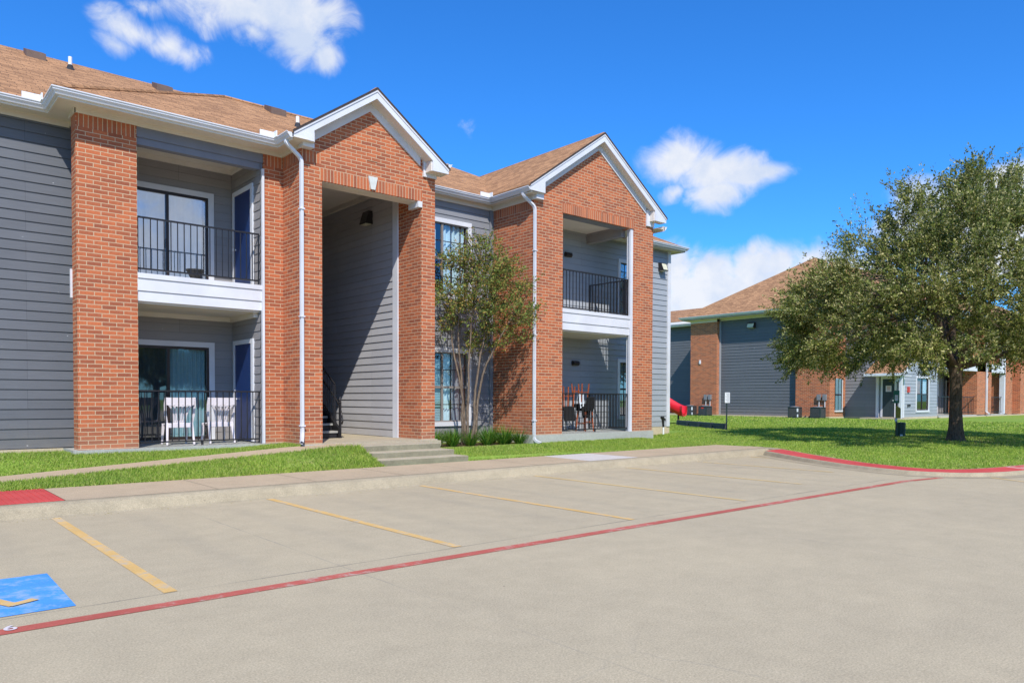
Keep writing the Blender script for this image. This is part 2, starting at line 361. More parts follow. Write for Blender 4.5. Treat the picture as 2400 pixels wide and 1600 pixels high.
def glass(name, tint=(.75,.85,.88), refl=.0):
    t = NT(name); ge = t.n('ShaderNodeNewGeometry'); dt = t.n('ShaderNodeVectorMath', operation='DOT_PRODUCT'); t.l(ge.outputs['Incoming'], dt.inputs[0]); t.l(ge.outputs['Normal'], dt.inputs[1])
    fz = t.math('ADD', t.math('MULTIPLY', t.math('POWER', t.math('SUBTRACT', 1., t.math('ABSOLUTE', dt.outputs['Value']), clamp=True), 5.), .92), .07)
    gl = t.n('ShaderNodeBsdfGlossy'); gl.inputs['Roughness'].default_value = .015; gl.inputs[0].default_value = (.95,.97,1,1)
    tr = t.n('ShaderNodeBsdfTransparent'); tr.inputs[0].default_value = (*tint, 1)
    b = t.n('ShaderNodeBump'); b.inputs['Strength'].default_value = .03; b.inputs['Distance'].default_value = .02; t.l(t.noise(t.pos(), .9, 2), b.inputs['Height'])
    t.l(b.outputs[0], gl.inputs['Normal'])
    mx = t.n('ShaderNodeMixShader'); t.l(t.math('ADD', fz, refl, clamp=True), mx.inputs[0]); t.l(tr.outputs[0], mx.inputs[1]); t.l(gl.outputs[0], mx.inputs[2]); t.l(mx.outputs[0], t.out.inputs[0])
    return t.m
M['glass'] = glass('window_glass', (.78,.90,.92), .08); M['glass_dark'] = glass('screened_glass', (.30,.33,.35), .08); M['glass_sky'] = glass('upper_window_glass', (.88,.94,.99), .34)
M['taupe'] = plain('taupe_sash_paint', (.24,.21,.19), .5, .3)
# ------------------------------------------------------------------ lap siding wall
LAP = .19
def lapwall(mb, axis, at, a0, a1, z0, z1, sgn, holes=(), lip=.019, base=.56):
    """axis 'Y': plane y=at, runs in x; sgn = direction the wall faces along its axis"""
    zs = sorted({z0, z1} | {base + LAP*k for k in range(-3, 60) if z0 < base + LAP*k < z1} | {h[i] for h in holes for i in (2, 3) if z0 < h[i] < z1})
    def off(z, kc): return lip*(1 - (z - (base + LAP*kc))/LAP)
    def P(a, z, o): return (a, at + sgn*o, z) if axis == 'Y' else (at + sgn*o, a, z)
    flip = (axis == 'Y') == (sgn > 0)
    for i in range(len(zs)-1):
        za, zb = zs[i], zs[i+1]; zc = (za+zb)/2; kc = math.floor((zc - base)/LAP + 1e-6)
        iv = [(a0, a1)]
        for h in holes:
            if h[2] < zc < h[3]:
                nv = []
                for (p, q) in iv:
                    if h[1] <= p or h[0] >= q: nv.append((p, q)); continue
                    if h[0] > p: nv.append((p, h[0]))
                    if h[1] < q: nv.append((h[1], q))
                iv = nv
        for (p, q) in iv:
            o0, o1 = off(za, kc), off(zb, kc)
            f = [P(p,za,o0), P(q,za,o0), P(q,zb,o1), P(p,zb,o1)]
            if flip: f = f[::-1]
            mb.face(*f)
            if abs(za - (base + LAP*kc)) < 1e-6:
                g = [P(p,za,0), P(q,za,0), P(q,za,o0), P(p,za,o0)]
                if flip: g = g[::-1]
                mb.face(*g)
    return mb
CLOUDS = [(0.3246,0.461,0.0998,0.0399,1.2),(0.3697,0.4508,0.1033,0.041,1.3),(0.4164,0.4526,0.1065,0.0505,1.4),(0.4375,0.4305,0.0684,0.0428,1.2),(0.467,0.4129,0.0439,0.0282,1.1),(0.385,0.4265,0.0627,0.0272,0.9),(0.4753,0.4502,0.033,0.0363,0.8),(0.2435,0.4126,0.0526,0.0259,0.95),(0.2759,0.4034,0.0479,0.0266,0.9),(0.3022,0.3989,0.0327,0.024,0.85),(0.2251,0.3942,0.0304,0.0203,0.7),(0.2575,0.4364,0.0251,0.0199,0.75),(0.6507,0.3406,0.0186,0.0233,0.5),(0.9293,0.3017,0.0743,0.0379,1.4),(0.973,0.2887,0.0801,0.0358,1.4),(0.9787,0.26,0.0545,0.0322,1.3),(1.0341,0.2804,0.0492,0.0204,1.1),(1.0052,0.2787,0.0536,0.0275,1.3),(0.9214,0.2607,0.0239,0.017,0.9),(0.9306,0.1553,0.0522,0.0594,1.4),(0.9743,0.1538,0.0621,0.0625,1.6),(0.9473,0.1327,0.0666,0.0634,1.5),(1.0249,0.1625,0.0496,0.0434,1.5),(1.0067,0.1308,0.1074,0.0661,1.6),(1.0586,0.166,0.0312,0.03,1.3),(0.931,0.1053,0.0672,0.0453,1.3),(1.0939,0.1692,0.0404,0.0281,1.3),(0.9741,0.1809,0.0292,0.0291,1.2),(1.0247,0.1848,0.0198,0.0215,1.1),(1.1091,0.1422,0.133,0.0635,1.5),(1.2117,0.1998,0.0663,0.0656,1.3),(1.2917,0.2391,0.0601,0.0338,1.6),(1.3042,0.2124,0.0699,0.0586,1.6),(1.2681,0.1747,0.0847,0.077,1.5),(2.9,0.55,0.35,0.18,1.2),(2.3,0.35,0.3,0.14,1.2),(2.6,0.9,0.4,0.2,1.1),(-2.6,0.5,0.4,0.2,1.1),(-2,0.7,0.3,0.2,1),(-1.2,0.35,0.5,0.12,1.2),(2,0.7,0.3,0.2,1.1),(2.86,0.17,0.35,0.12,1.4),(3,0.27,0.35,0.13,1.3),(2.75,0.3,0.3,0.12,1.2)]
SKYTINT = (.36,.82,1.42); SKYSAT = 1.04; SKYVAL = 1.45; CLV = 8.8; EXPO = 0.14
# ------------------------------------------------------------------ the setting
def kstruct(o): return tag(o, kind='structure')
def sm(x): x = max(0., min(1., x)); return x*x*(3-2*x)
def pathz(x): return min(.54, max(.12, .205 + (x-1.6)*.0575))
def H(x, y):
    if x < 7.9:
        p = pathz(x)
        if y < 14.1: return .17 + (p-.17)*max(0, min(1, (y-13.1)/1.0))
        if y < 15.15: return p - .03
        return p + (max(.46, p) - p)*sm((y-15.15)/.9)
    a = .165 + .15*sm((y-13.1)/2.1) + .03*sm((y-15)/8)
    if x > 15.5:
        e = .098 + .21*sm((x - 17.4)/6.)*sm((y-5)/3.5) ; a = a + (e-a)*max(sm((x-18)/2.5), sm((12.4-y)/1.2))
    a += .16*sm((x-30)/11.)
    return a
g = MB(); g.face((-600,-600,-.06),(900,-600,-.06),(900,900,-.06),(-600,900,-.06)); kstruct(g.build('ground', M['lawn']))
g = MB(); g.face((-60,-60,0),(140,-60,0),(140,11.5,0),(-60,11.5,0)); kstruct(g.build('parking_lot', M['lot']))
# island kerb line (inner edge), from the sidewalk end round the point and away to the right
ISL = [(19.75,12.2),(19.6,11.35),(19.15,10.55),(18.1,9.06),(17.38,7.7),(17.0,6.75),(16.92,6.25),(17.1,5.85),(17.6,5.55),(18.5,5.33),(19.8,5.15),(24,4.7),(34,4.2),(70,3.6),(139,3)]
poly = [(-59,13.1),(19.6,13.1)] + ISL + [(139,120),(-59,120)]
pts = [Vector(p) for p in poly]; nb = len(pts)
def inpoly(x, y):
    c = False; j = nb-1
    for i in range(nb):
        xi, yi = poly[i]; xj, yj = poly[j]
        if (yi > y) != (yj > y) and x < (xj-xi)*(y-yi)/(yj-yi)+xi: c = not c
        j = i
    return c
xs = sorted(set([round(-8+.5*i,3) for i in range(64)] + [24+1.0*i for i in range(24)] + [48+4*i for i in range(22)] + [-58+5*i for i in range(10)] + [7.89, 7.91]))
ys = sorted(set([13.6,14.08,14.12,15.13,15.17,15.45,15.75,16.0,16.3] + [4+.6*i for i in range(15)] + [13.35,14.4,14.8,15.2] + [17+1.2*i for i in range(22)] + [44+6*i for i in range(12)]))
for x in xs:
    for y in ys:
        if inpoly(x, y) and inpoly(x-.1, y-.1) and inpoly(x+.1, y+.05): pts.append(Vector((x, y)))
r = delaunay_2d_cdt(pts, [(i, (i+1) % nb) for i in range(nb)], [], 1, 1e-4)
me = bpy.data.meshes.new('lawn'); me.from_pydata([(v.x, v.y, H(v.x, v.y)) for v in r[0]], [], [list(f) for f in r[2]]); me.update(); me.materials.append(M['lawn'])
for p in me.polygons: p.use_smooth = True
kstruct(link(bpy.data.objects.new('lawn', me)))
# sidewalk and its kerb
g = MB(); g.face((2.0,11.43,.172),(12.15,11.43,.172),(12.3,13.12,.172),(2.0,13.12,.172)); g.face((13.85,11.43,.172),(19.45,11.43,.172),(19.62,12.2,.172),(19.55,13.12,.172),(13.85,13.12,.172))
g.face((-50,11.43,.172),(.75,11.43,.172),(.75,13.12,.172),(-50,13.12,.172)); kstruct(g.build('sidewalk', M['walk']))
g = MB(); g.face((12.16,11.43,.172),(13.84,11.43,.172),(13.84,13.11,.172),(12.31,13.11,.172)); kstruct(g.build('sidewalk', M['newwalk']))
g = MB(); g.face((.76,11.43,.173),(1.99,11.43,.173),(1.99,13.11,.173),(.76,13.11,.173))
for i in range(15): g.box(.78+i*.082, .82+i*.082, 11.46, 13.09, .173, .179)
kstruct(g.build('sidewalk', M['p_redkerb']))
g = MB(); prof = [(11.10,-.05),(11.10,.0),(11.145,.015),(11.20,.10),(11.235,.145),(11.29,.169),(11.42,.172)]
for i in range(len(prof)-1):
    a, b = prof[i], prof[i+1]; n = 26
    for k in range(n):
        xa, xb = -50+69.3*k/n, -50+69.3*(k+1)/n
        g.face((xa,a[0],a[1]),(xb,a[0],a[1]),(xb,b[0],b[1]),(xa,b[0],b[1]))
g.face((19.3,11.1,-.05),(19.45,11.42,-.05),(19.45,11.42,.172),(19.3,11.1,0)); kstruct(g.build('kerb', M['kerb'], smooth=True))
# joints across the sidewalk
g = MB()
for x in (-1.8, .3, 4.0, 5.6, 7.3, 8.9, 10.6, 15.5, 17.2): g.face((x,11.44,.1735),(x+.012,11.44,.1735),(x+.012,13.1,.1735),(x,13.1,.1735))
g.face((-50,11.424,.1738),(19.4,11.424,.1738),(19.4,11.436,.1738),(-50,11.436,.1738))
kstruct(g.build('sidewalk_joints', plain('dark_joint', (.2,.17,.13), .9, .1)))  # joint strips have a dark colour of their own
# island kerb: painted red on its face and top
def offs(L, d):
    out = []
    for i, p in enumerate(L):
        a = Vector(L[max(0,i-1)]); b = Vector(L[min(len(L)-1,i+1)]); t = (b-a).normalized(); out.append((p[0]+t.y*d, p[1]-t.x*d))
    return out
def strip(mb, L, d0, z0, d1, z1, zf=None):
    d0, d1 = -d0, -d1
    A, B = offs(L, d0), offs(L, d1)
    for i in range(len(L)-1):
        k0 = 1 if zf is None else zf(L[i][0], i); k1 = 1 if zf is None else zf(L[i+1][0], i+1)
        mb.face((*A[i], z0*k0),(*A[i+1], z0*k1),(*B[i+1], z1*k1),(*B[i], z1*k0))
from bisect import bisect
fine = []
for i in range(len(ISL)-1):
    n = 5 if i < 11 else 2
    for k in range(n): fine.append((ISL[i][0]+(ISL[i+1][0]-ISL[i][0])*k/n, ISL[i][1]+(ISL[i+1][1]-ISL[i][1])*k/n))
fine.append(ISL[-1])
# smooth
for _ in range(3): fine = [fine[0]] + [((fine[i-1][0]+2*fine[i][0]+fine[i+1][0])/4, (fine[i-1][1]+2*fine[i][1]+fine[i+1][1])/4) for i in range(1,len(fine)-1)] + [fine[-1]]
ia = 8; ib = 47
ZK = lambda x, i: 1 + .62*max(0, 1-i/12)
g = MB(); strip(g, fine[ia:ib], -.0, .104, -.25, .092, ZK); strip(g, fine[ia:ib], -.25, .092, -.48, .080, ZK); kstruct(g.build('red_kerb', M['p_redkerb']))
g = MB(); strip(g, fine[ib-1:], -.0, .104, -.48, .080); kstruct(g.build('red_kerb', M['p_redworn']))
g = MB(); strip(g, fine[:ia+1], .4, .165, -.0, .172); strip(g, fine[:ia+1], -.0, .172, -.215, .162); strip(g, fine[:ia+1], -.215, .162, -.26, .0)
strip(g, fine[ia:], -.48, .080, -.51, .065, ZK); strip(g, fine[ia:], -.51, .065, -.56, .004, ZK); strip(g, fine[ia:], -.56, .005, -.85, .004); strip(g, fine[ia:], .5, .075, -.0, .1035, ZK); kstruct(g.build('kerb', M['kerb']))
A_, B_ = offs(fine, 0), offs(fine, .48); kstruct(MB().face((*A_[ia],.17),(*A_[ia],0),(*B_[ia],0),(*B_[ia],.14)).build('kerb', M['kerb']))
# worn red hatching on the flush concrete at the tip of the island
# painted markings
g = MB(); g.face((-30,6.02,.004),(15.0,5.94,.004),(17.6,5.55,.004),(17.65,5.42,.004),(15.0,5.80,.004),(-30,5.88,.004)); kstruct(g.build('red_line', M['p_red']))
for i, (x, yo) in enumerate(((-.95,6.4),(1.815,6.26),(4.66,6.26),(7.44,6.24),(10.17,6.3),(12.98,6.9),(15.65,7.6),(18.1,9.7))):
    g = MB(); w = .052; g.face((x-w,yo,.004),(x+w,yo,.004),(x+w,11.09,.004),(x-w,11.09,.004)); kstruct(g.build('stall_line', M['p_yellow'] if i < 4 else M['p_yellow_worn']))
for (a, b) in (((17.05,5.05),(16.2,3.6)),((18.6,4.85),(17.9,3.6))):
    d = Vector((b[0]-a[0], b[1]-a[1])).normalized(); n = Vector((-d.y, d.x))*.05
    g = MB(); g.face((a[0]-n.x,a[1]-n.y,.005),(b[0]-n.x,b[1]-n.y,.005),(b[0]+n.x,b[1]+n.y,.005),(a[0]+n.x,a[1]+n.y,.005)); kstruct(g.build('stall_line', M['p_yellow_worn']))
g = MB(); g.face((-.32,6.30,.004),(1.16,6.30,.004),(1.18,7.62,.004),(-.30,7.62,.004)); kstruct(g.build('accessible_parking_pad', M['p_blue']))
# wheelchair symbol (yellow): leg and foot reach the right part of the pad
def polyline(mb, L, w, z):
    for i in range(len(L)-1):
        a, b = Vector(L[i]), Vector(L[i+1]); d = (b-a).normalized(); n = Vector((-d.y, d.x))*w/2; a = a-d*w*.35; b = b+d*w*.35
        zz = z + .0012*i; mb.face((a.x-n.x,a.y-n.y,zz),(b.x-n.x,b.y-n.y,zz),(b.x+n.x,b.y+n.y,zz),(a.x+n.x,a.y+n.y,zz))
g = MB(); polyline(g, [(.36,7.30),(.38,6.98),(.66,6.96),(.80,6.60),(.93,6.665)], .085, .008); polyline(g, [(.38,7.13),(.62,7.13)], .07, .0085)
polyline(g, [(.27+.27*math.cos(a), 6.86+.27*math.sin(a)) for a in [R(120)+R(i*20) for i in range(13)]], .07, .009)
g.face(*[(.36+.085*math.cos(k*math.pi/6), 7.45+.085*math.sin(k*math.pi/6), .008) for k in range(12)]); kstruct(g.build('wheelchair_symbol', M['p_yellow']))
cu = bpy.data.curves.new('digits', 'FONT'); cu.body = '36'; cu.size = .17; cu.space_character = 1.15; cu.offset = .003
tmp = bpy.data.objects.new('digits', cu); link(tmp); bpy.context.view_layer.update()
me = bpy.data.meshes.new_from_object(tmp); bpy.data.objects.remove(tmp); me.materials.append(M['p_white'])
o = link(bpy.data.objects.new('stall_number', me)); o.location = (.565, 5.893, .009); kstruct(o)
# ramped path and the three steps
g = MB(); n = 30
for k in range(n):
    xa, xb = -30+38*k/n, -30+38*(k+1)/n
    g.face((xa,14.1,pathz(xa)+.004),(xb,14.1,pathz(xb)+.004),(xb,15.15,pathz(xb)+.004),(xa,15.15,pathz(xa)+.004))
    g.face((xa,14.1,pathz(xa)-.1),(xb,14.1,pathz(xb)-.1),(xb,14.1,pathz(xb)+.004),(xa,14.1,pathz(xa)+.004))
kstruct(g.build('path', M['walk']))
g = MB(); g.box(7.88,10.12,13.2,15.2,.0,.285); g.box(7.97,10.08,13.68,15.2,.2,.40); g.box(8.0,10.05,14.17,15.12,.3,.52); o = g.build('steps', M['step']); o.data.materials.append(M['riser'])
for p in o.data.polygons: p.material_index = 0 if p.normal.z > .5 else 1  # treads lighter, other faces darker: contrast put into the colour by face direction
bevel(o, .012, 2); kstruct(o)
g = MB(); g.box(7.11,10.6,15.125,27,.0,.549); g.box(8.0,10.6,14.93,15.12,.4,.53); o = g.build('porch_floor', M['step']); kstruct(o)
# ------------------------------------------------------------------ the near building
B1 = tag(empty('apartment_building', (10, 17, .3)), 'near two storey red brick and grey siding apartment building with two white trimmed gables', 'apartment building', 'two storey apartment buildings')
def part(name, mb, mat, root=None, label=None, **k):
    root = root or B1; o = mb.build(name, mat, root, root, **k)
    if label: o['label'] = label
    return o
def sub(name, mb, mat, parent, **k): return mb.build(name, mat, parent, **k)
ZF = .55
# foundations
part('foundation', MB().box(-16,3.1,16.98,17.6,.0,.545), M['found_beige'])
part('foundation', MB().box(2.93,7.10,16.02,17.8,.0,.545), M['found'])
part('foundation', MB().box(7.105,7.64,15.12,15.2,.0,.54), M['found']); part('foundation', MB().box(10.15,10.64,15.14,17.0,.0,.551), M['found'])
part('foundation', MB().box(10.6,13.85,16.97,17.5,.0,.55), M['found'])
part('foundation', MB().box(13.84,19.07,15.165,17.0,.0,.549), M['found'])
part('foundation', MB().box(19.0,22.28,16.98,17.5,.0,.55), M['found_beige'])
# brick piers
def pier(x0,x1,y0,y1,z0,z1,sold=True,sides='fl'):
    o = part('brick_pier', MB().box(x0,x1,y0,y1,z0,z1), M['brick'])
    if sold:
        s = MB()
        if 'f' in sides: s.box(x0+.02,x1-.02,y0-.003,y0+.03,z1-.25,z1-.002)
        if 'l' in sides: s.box(x0-.003,x0+.03,y0+.02,y1-.02,z1-.25,z1-.002)
        sub('soldier_course', s, M['soldier'], o)
    return o
pier(3.03,4.09,16.1,16.5,ZF-.005,6.9)
pier(6.66,7.1,16.1,16.5,ZF-.005,6.9,sides='f')
pier(7.1,7.6,15.2,16.55,ZF-.01,6.9,sides='fl')
pier(10.2,10.6,15.2,16.22,ZF-.0,6.9,sides='')
pier(13.88,15.0,15.2,16.99,ZF-.005,7.0,sides='l')
pier(18.08,19.03,15.2,15.38,ZF-.005,7.0,sides='')
# gables in brick
def gable(x0,x1,zl,zt,cx,za,sl,s0,s1,key=None,patch=None):
    g = MB(); hz = lambda x: za - sl*abs(x-cx)
    g.prism_y([(x0+.0,zl),(x1,zl),(x1,hz(x1)),(cx,za),(x0,hz(x0))], 15.2+.0, 15.6)
    if patch: g.box(patch[0],patch[1],15.188,15.22,patch[2],patch[3])
    o = part('gable_wall', g, M['brick'])
    sub('soldier_course', MB().box(s0,s1,15.19,15.25,zl-.002,zl+.268), M['soldier'], o)
    return o
# above pier tops: gable bodies start at the lintel line inside, at pier top outside
g1 = gable(7.6,10.2,6.3,6.9,8.82,8.42,.70,7.55,10.22,patch=(8.72,8.98,6.98,7.5))
part('gable_wall', MB().prism_y([(7.1,6.9),(7.6,6.9),(7.6,7.565),(7.1,7.215)],15.2,15.6), M['brick'])
part('gable_wall', MB().prism_y([(10.2,6.9),(10.6,6.9),(10.6,7.175),(10.2,7.454)],15.2,15.6), M['brick'])
sub('keystone', MB().prism_y([(8.795,6.33),(8.905,6.33),(8.97,6.62),(8.73,6.62)],15.15,15.2), M['keystone'], g1)
g2 = gable(15.0,18.08,6.82,7.0,16.45,9.24,.688,14.95,18.09,patch=(16.33,16.53,7.9,8.3))
part('gable_wall', MB().prism_y([(13.88,7.0),(15.0,7.0),(15.0,8.242),(13.88,7.472)],15.2,15.6), M['brick'])
part('gable_wall', MB().prism_y([(18.08,7.0),(19.03,7.0),(19.03,7.465),(18.08,8.119)],15.2,15.6), M['brick'])
# lintel soffits
part('lintel_beam', MB().box(7.6,10.2,15.24,15.62,6.285,6.62), M['soffit'])
part('lintel_beam', MB().box(10.09,10.205,15.165,15.60,6.15,6.288), M['white'])
part('lintel_beam', MB().box(15.0,17.82,15.26,15.62,6.805,7.0), M['beam'])
# siding walls
holes_mid = [(11.35,12.98,4.43,6.40),(11.35,12.98,.90,2.83)]
part('siding_wall', lapwall(MB(),'Y',17.05,-16,3.19,.56,6.9,-1), M['sid_dark'])
part('siding_wall', lapwall(MB(),'Y',17.0,10.6,13.88,.56,7.02,-1,holes_mid), M['sid_mid'])
holes_r = [(19.52,20.6,.98,2.80),(19.52,20.6,4.45,6.20)]
part('siding_wall', lapwall(MB(),'Y',17.0,13.9,18.98,.56,7.0,-1), M['sid_light'])
part('siding_wall', lapwall(MB(),'Y',17.0,18.98,22.14,.56,6.9,-1,holes_r), M['sid_light'])
part('siding_wall', lapwall(MB(),'X',22.22,17.0,30,.56,6.9,1), M['sid_light'])
part('siding_wall', lapwall(MB(),'X',10.24,16.4,27,.56,7.05,-1), M['sid_breeze'], label='grey lap siding wall inside the breezeway')
part('siding_wall', lapwall(MB(),'X',7.62,16.5,27,.56,7.05,1), M['sid_mid'])
part('siding_wall', lapwall(MB(),'Y',27.0,7.6,10.3,.56,7.05,-1), M['sid_dark'])
# trim boards
t = MB(); t.box(10.17,10.26,16.222,16.46,ZF,7.0); part('corner_board', t, M['white'])
part('corner_board', MB().box(22.10,22.26,16.95,17.03,.56,6.9), M['white'])
part('corner_board', MB().box(6.61,6.66,16.06,16.14,ZF,6.56), M['white'])
part('corner_board', MB().box(13.76,13.875,16.93,16.985,.56,7.0), M['sid_mid'])
part('porch_post', MB().box(18.0,18.085,15.22,15.40,ZF,7.0).box(17.96,18.0,15.22,15.29,ZF,7.0), M['white'])
# left recess (two balconies)
RX0, RX1, RY = 3.2, 6.6, 17.83
hs = [(3.5,6.03,.62,2.71),(3.5,6.03,4.12,6.15)]
part('siding_wall', lapwall(MB(),'Y',RY,RX0,RX1,.56,6.95,-1,hs,lip=.009), M['sid_recess'])
part('siding_wall', lapwall(MB(),'X',RX1,16.13,RY,.56,6.95,-1,lip=.013), M['sid_recess'])
part('siding_wall', MB().face((RX0,17.05,.5),(RX0,17.05,7),(RX0,RY,7),(RX0,RY,.5)).face((3.16,16.99,.5),(3.16,16.99,7),(3.2,17.05,7),(3.2,17.05,.5)), M['sid_recess'])
# ceilings
part('balcony_ceiling', MB().box(3.1,6.6,16.3,17.83,6.90,6.97).box(3.1,6.6,17.75,17.83,6.80,6.9).box(6.52,6.6,16.3,17.75,6.80,6.9), M['soffit'])
part('balcony_beam', MB().box(4.09,6.655,16.12,16.36,6.70,6.9).box(4.09,6.655,16.15,16.33,6.56,6.7), M['beam'])
part('breezeway_ceiling', MB().box(7.6,10.24,15.60,27,6.97,7.02).box(10.14,10.24,15.62,27,6.86,6.97), M['soffit'])
part('balcony_ceiling', MB().box(14.9,19.1,15.6,17.0,6.92,7.0), M['soffit'])
part('balcony_beam', MB().box(17.85,18.03,15.5,17.0,6.60,6.92), M['sid_recess'])
# balcony slabs
def balcony(x0,x1,y0,y1,z0,z1):
    o = part('balcony_slab', MB().box(x0,x1,y0+.05,y1,z1-.06,z1-.02).box(x0,x1,y0+.06,y1,z0-.04,z0+.02), M['soffit'])
    h = z1-z0
    sub('fascia_board', MB().box(x0,x1,y0-.045,y0+.04,z1-.10,z1).box(x0,x1,y0-.022,y0+.04,z0+.37*h,z1-.104).box(x0,x1,y0,y0+.04,z0,z0+.36*h), M['white'], o)
    return o
b1 = balcony(4.09,6.655,16.12,17.82,3.47,4.02)
sub('fascia_board', MB().box(2.995,3.035,16.50,16.56,3.47,4.02), M['white'], b1)
sub('ceiling_trim', MB().box(4.0,6.6,17.72,17.82,3.33,3.43).box(6.5,6.6,16.3,17.72,3.33,3.43), M['soffit'], b1)
b2 = balcony(15.0,18.08,15.26,17.0,3.53,4.12)
sub('fascia_board', MB().box(18.05,18.09,15.5,17.0,3.53,4.12), M['white'], b2)
# windows with casing, sash frame, panes, curtains and a dark room behind
def window(x0,x1,z0,z1,y,trim=.12,cols=(.28,),rows=2,sash=True,left=0,blind='curtain',gl='glass',case=M['white'],root=None,casing=(1,1,1,1)):
    root = root or B1
    c = MB(); L,Rr,T,Bm = casing
    if L: c.box(x0-trim,x0,y-.035,y+.05,z0,z1)
    if Rr: c.box(x1,x1+trim,y-.035,y+.05,z0,z1)
    if T: c.box(x0-trim,x1+trim,y-.045,y+.05,z1,z1+trim)
    if Bm: c.box(x0-trim,x1+trim,y-.06,y+.05,z0-trim,z0)
    w = part('window', c, case, root)
    f = MB(); w_ = .035; zm = (z0+z1)/2
    f.box(x0,x0+w_,y+.0,y+.06,z0,z1).box(x1-w_,x1,y,y+.06,z0,z1).box(x0+w_,x1-w_,y,y+.06,z1-w_,z1).box(x0+w_,x1-w_,y,y+.06,z0,z0+w_)
    if sash: f.box(x0+w_,x1-w_,y+.004,y+.055,zm-.03,zm+.03)
    for q in cols: f.box(x0+q-.03,x0+q+.03,y+.002,y+.058,z0+w_,z1-w_)
    fr = sub('sash_frame', f, M['taupe' if len(cols) and root is B1 and cols[0] == .76 else 'bronze'], w)
    return w, fr
def room(w, x0,x1,z0,z1,y,depth=1.3):
    sub('room', MB().face((x0-.3,y+depth,z0-.3),(x0-.3,y+depth,z1+.3),(x1+.3,y+depth,z1+.3),(x1+.3,y+depth,z0-.3)).face((x0-.3,y+.08,z0-.3),(x0-.3,y+.08,z1+.3),(x0-.3,y+depth,z1+.3),(x0-.3,y+depth,z0-.3)).face((x1+.3,y+.08,z0-.3),(x1+.3,y+depth,z0-.3),(x1+.3,y+depth,z1+.3),(x1+.3,y+.08,z1+.3)).face((x0-.3,y+.08,z0-.3),(x0-.3,y+depth,z0-.3),(x1+.3,y+depth,z0-.3),(x1+.3,y+.08,z0-.3)).face((x0-.3,y+.08,z1+.3),(x1+.3,y+.08,z1+.3),(x1+.3,y+depth,z1+.3),(x0-.3,y+depth,z1+.3)), M['interior'], w)
def pleats(x0,x1,z0,z1,y,amp=.035,wl=.13):
    g = MB(); n = max(4, int((x1-x0)/.02)); 
    for k in range(n):
        xa, xb = x0+(x1-x0)*k/n, x0+(x1-x0)*(k+1)/n
        f = lambda x: y + amp*math.sin(2*math.pi*x/wl + 1.3*math.sin(x*3.1))
        g.face((xa,f(xa),z0),(xb,f(xb),z0),(xb,f(xb),z1),(xa,f(xa),z1))
    return g
def slats(x0,x1,z0,z1,y):
    g = MB(); z = z0
    while z < z1: g.face((x0,y,z),(x1,y,z),(x1,y+.012,z+.040),(x0,y+.012,z+.040)); z += .045
    return g
def muntins(w, x0, x1, zs, xs, z0, z1, y):
    g = MB()
    for z in zs: g.box(x0+.036,x1-.036,y+.02,y+.036,z-.011,z+.011)
    for x in xs: g.box(x-.011,x+.011,y+.021,y+.035,z0+.036,z1-.036)
    return sub('muntins', g, M['bronze'], w)
def panes(w, cells, y, mat):
    for (a,b,c,d) in cells: sub('pane', MB().face((a,y,c),(b,y,c),(b,y,d),(a,y,d)), M[mat], w)
# mid windows (upper, lower): the part left of the first mullion is a fixed light
for (z0,z1,low) in ((4.43,6.40,0),(.90,2.83,1)):
    w, fr = window(11.35,12.98,z0,z1,17.0,cols=(.76,)); zm=(z0+z1)/2
    muntins(w,11.35,12.98,[z0+(zm-z0)*.5,zm+(z1-zm)*.5],[12.42,12.74],z0,z1,17.0)
    panes(w,[(11.38,12.09,z0+.03,zm-.03),(12.13,12.95,z0+.03,zm-.03),(11.38,12.09,zm+.03,z1-.03),(12.13,12.95,zm+.03,z1-.03)],17.03,'glass')
    room(w,11.35,12.98,z0,z1,17.0)
    if low:
        sub('blind', slats(11.36,12.12,z0+.02,z1-.22,17.10), M['blind'], w)
        sub('curtain', pleats(12.15,12.45,z0+.02,z1-.02,17.16,.03,.1), M['curtain'], w); sub('curtain', pleats(12.5,12.97,z0+.02,z1-.02,17.13,.02,.2), plain('mauve_curtain',(.42,.38,.42),.9,.1), w)
    else:
        sub('blind', slats(11.36,11.9,z0+.02,z0+.55,17.10), M['blind'], w)
        sub('curtain', pleats(12.12,12.97,z0+.02,z1-.02,17.12,.04,.16), M['curtain'], w); sub('curtain', pleats(11.36,11.95,zm,z1-.02,17.12,.03,.16), M['curtain'], w)
# right porch windows
for (z0,z1) in ((4.45,6.20),(.98,2.80)):
    w, fr = window(19.52,20.6,z0,z1,17.0,cols=()); zm=(z0+z1)/2
    muntins(w,19.52,20.6,[z0+(zm-z0)*.5,zm+(z1-zm)*.33,zm+(z1-zm)*.66],[19.78,20.06,20.33],z0,z1,17.0)
    panes(w,[(19.55,20.57,z0+.03,zm-.03),(19.55,20.57,zm+.03,z1-.03)],17.03,'glass_sky'); room(w,19.52,20.6,z0,z1,17.0); sub('blind', slats(19.53,20.59,z0+.02,z1-.02,17.10), M['blind'], w)
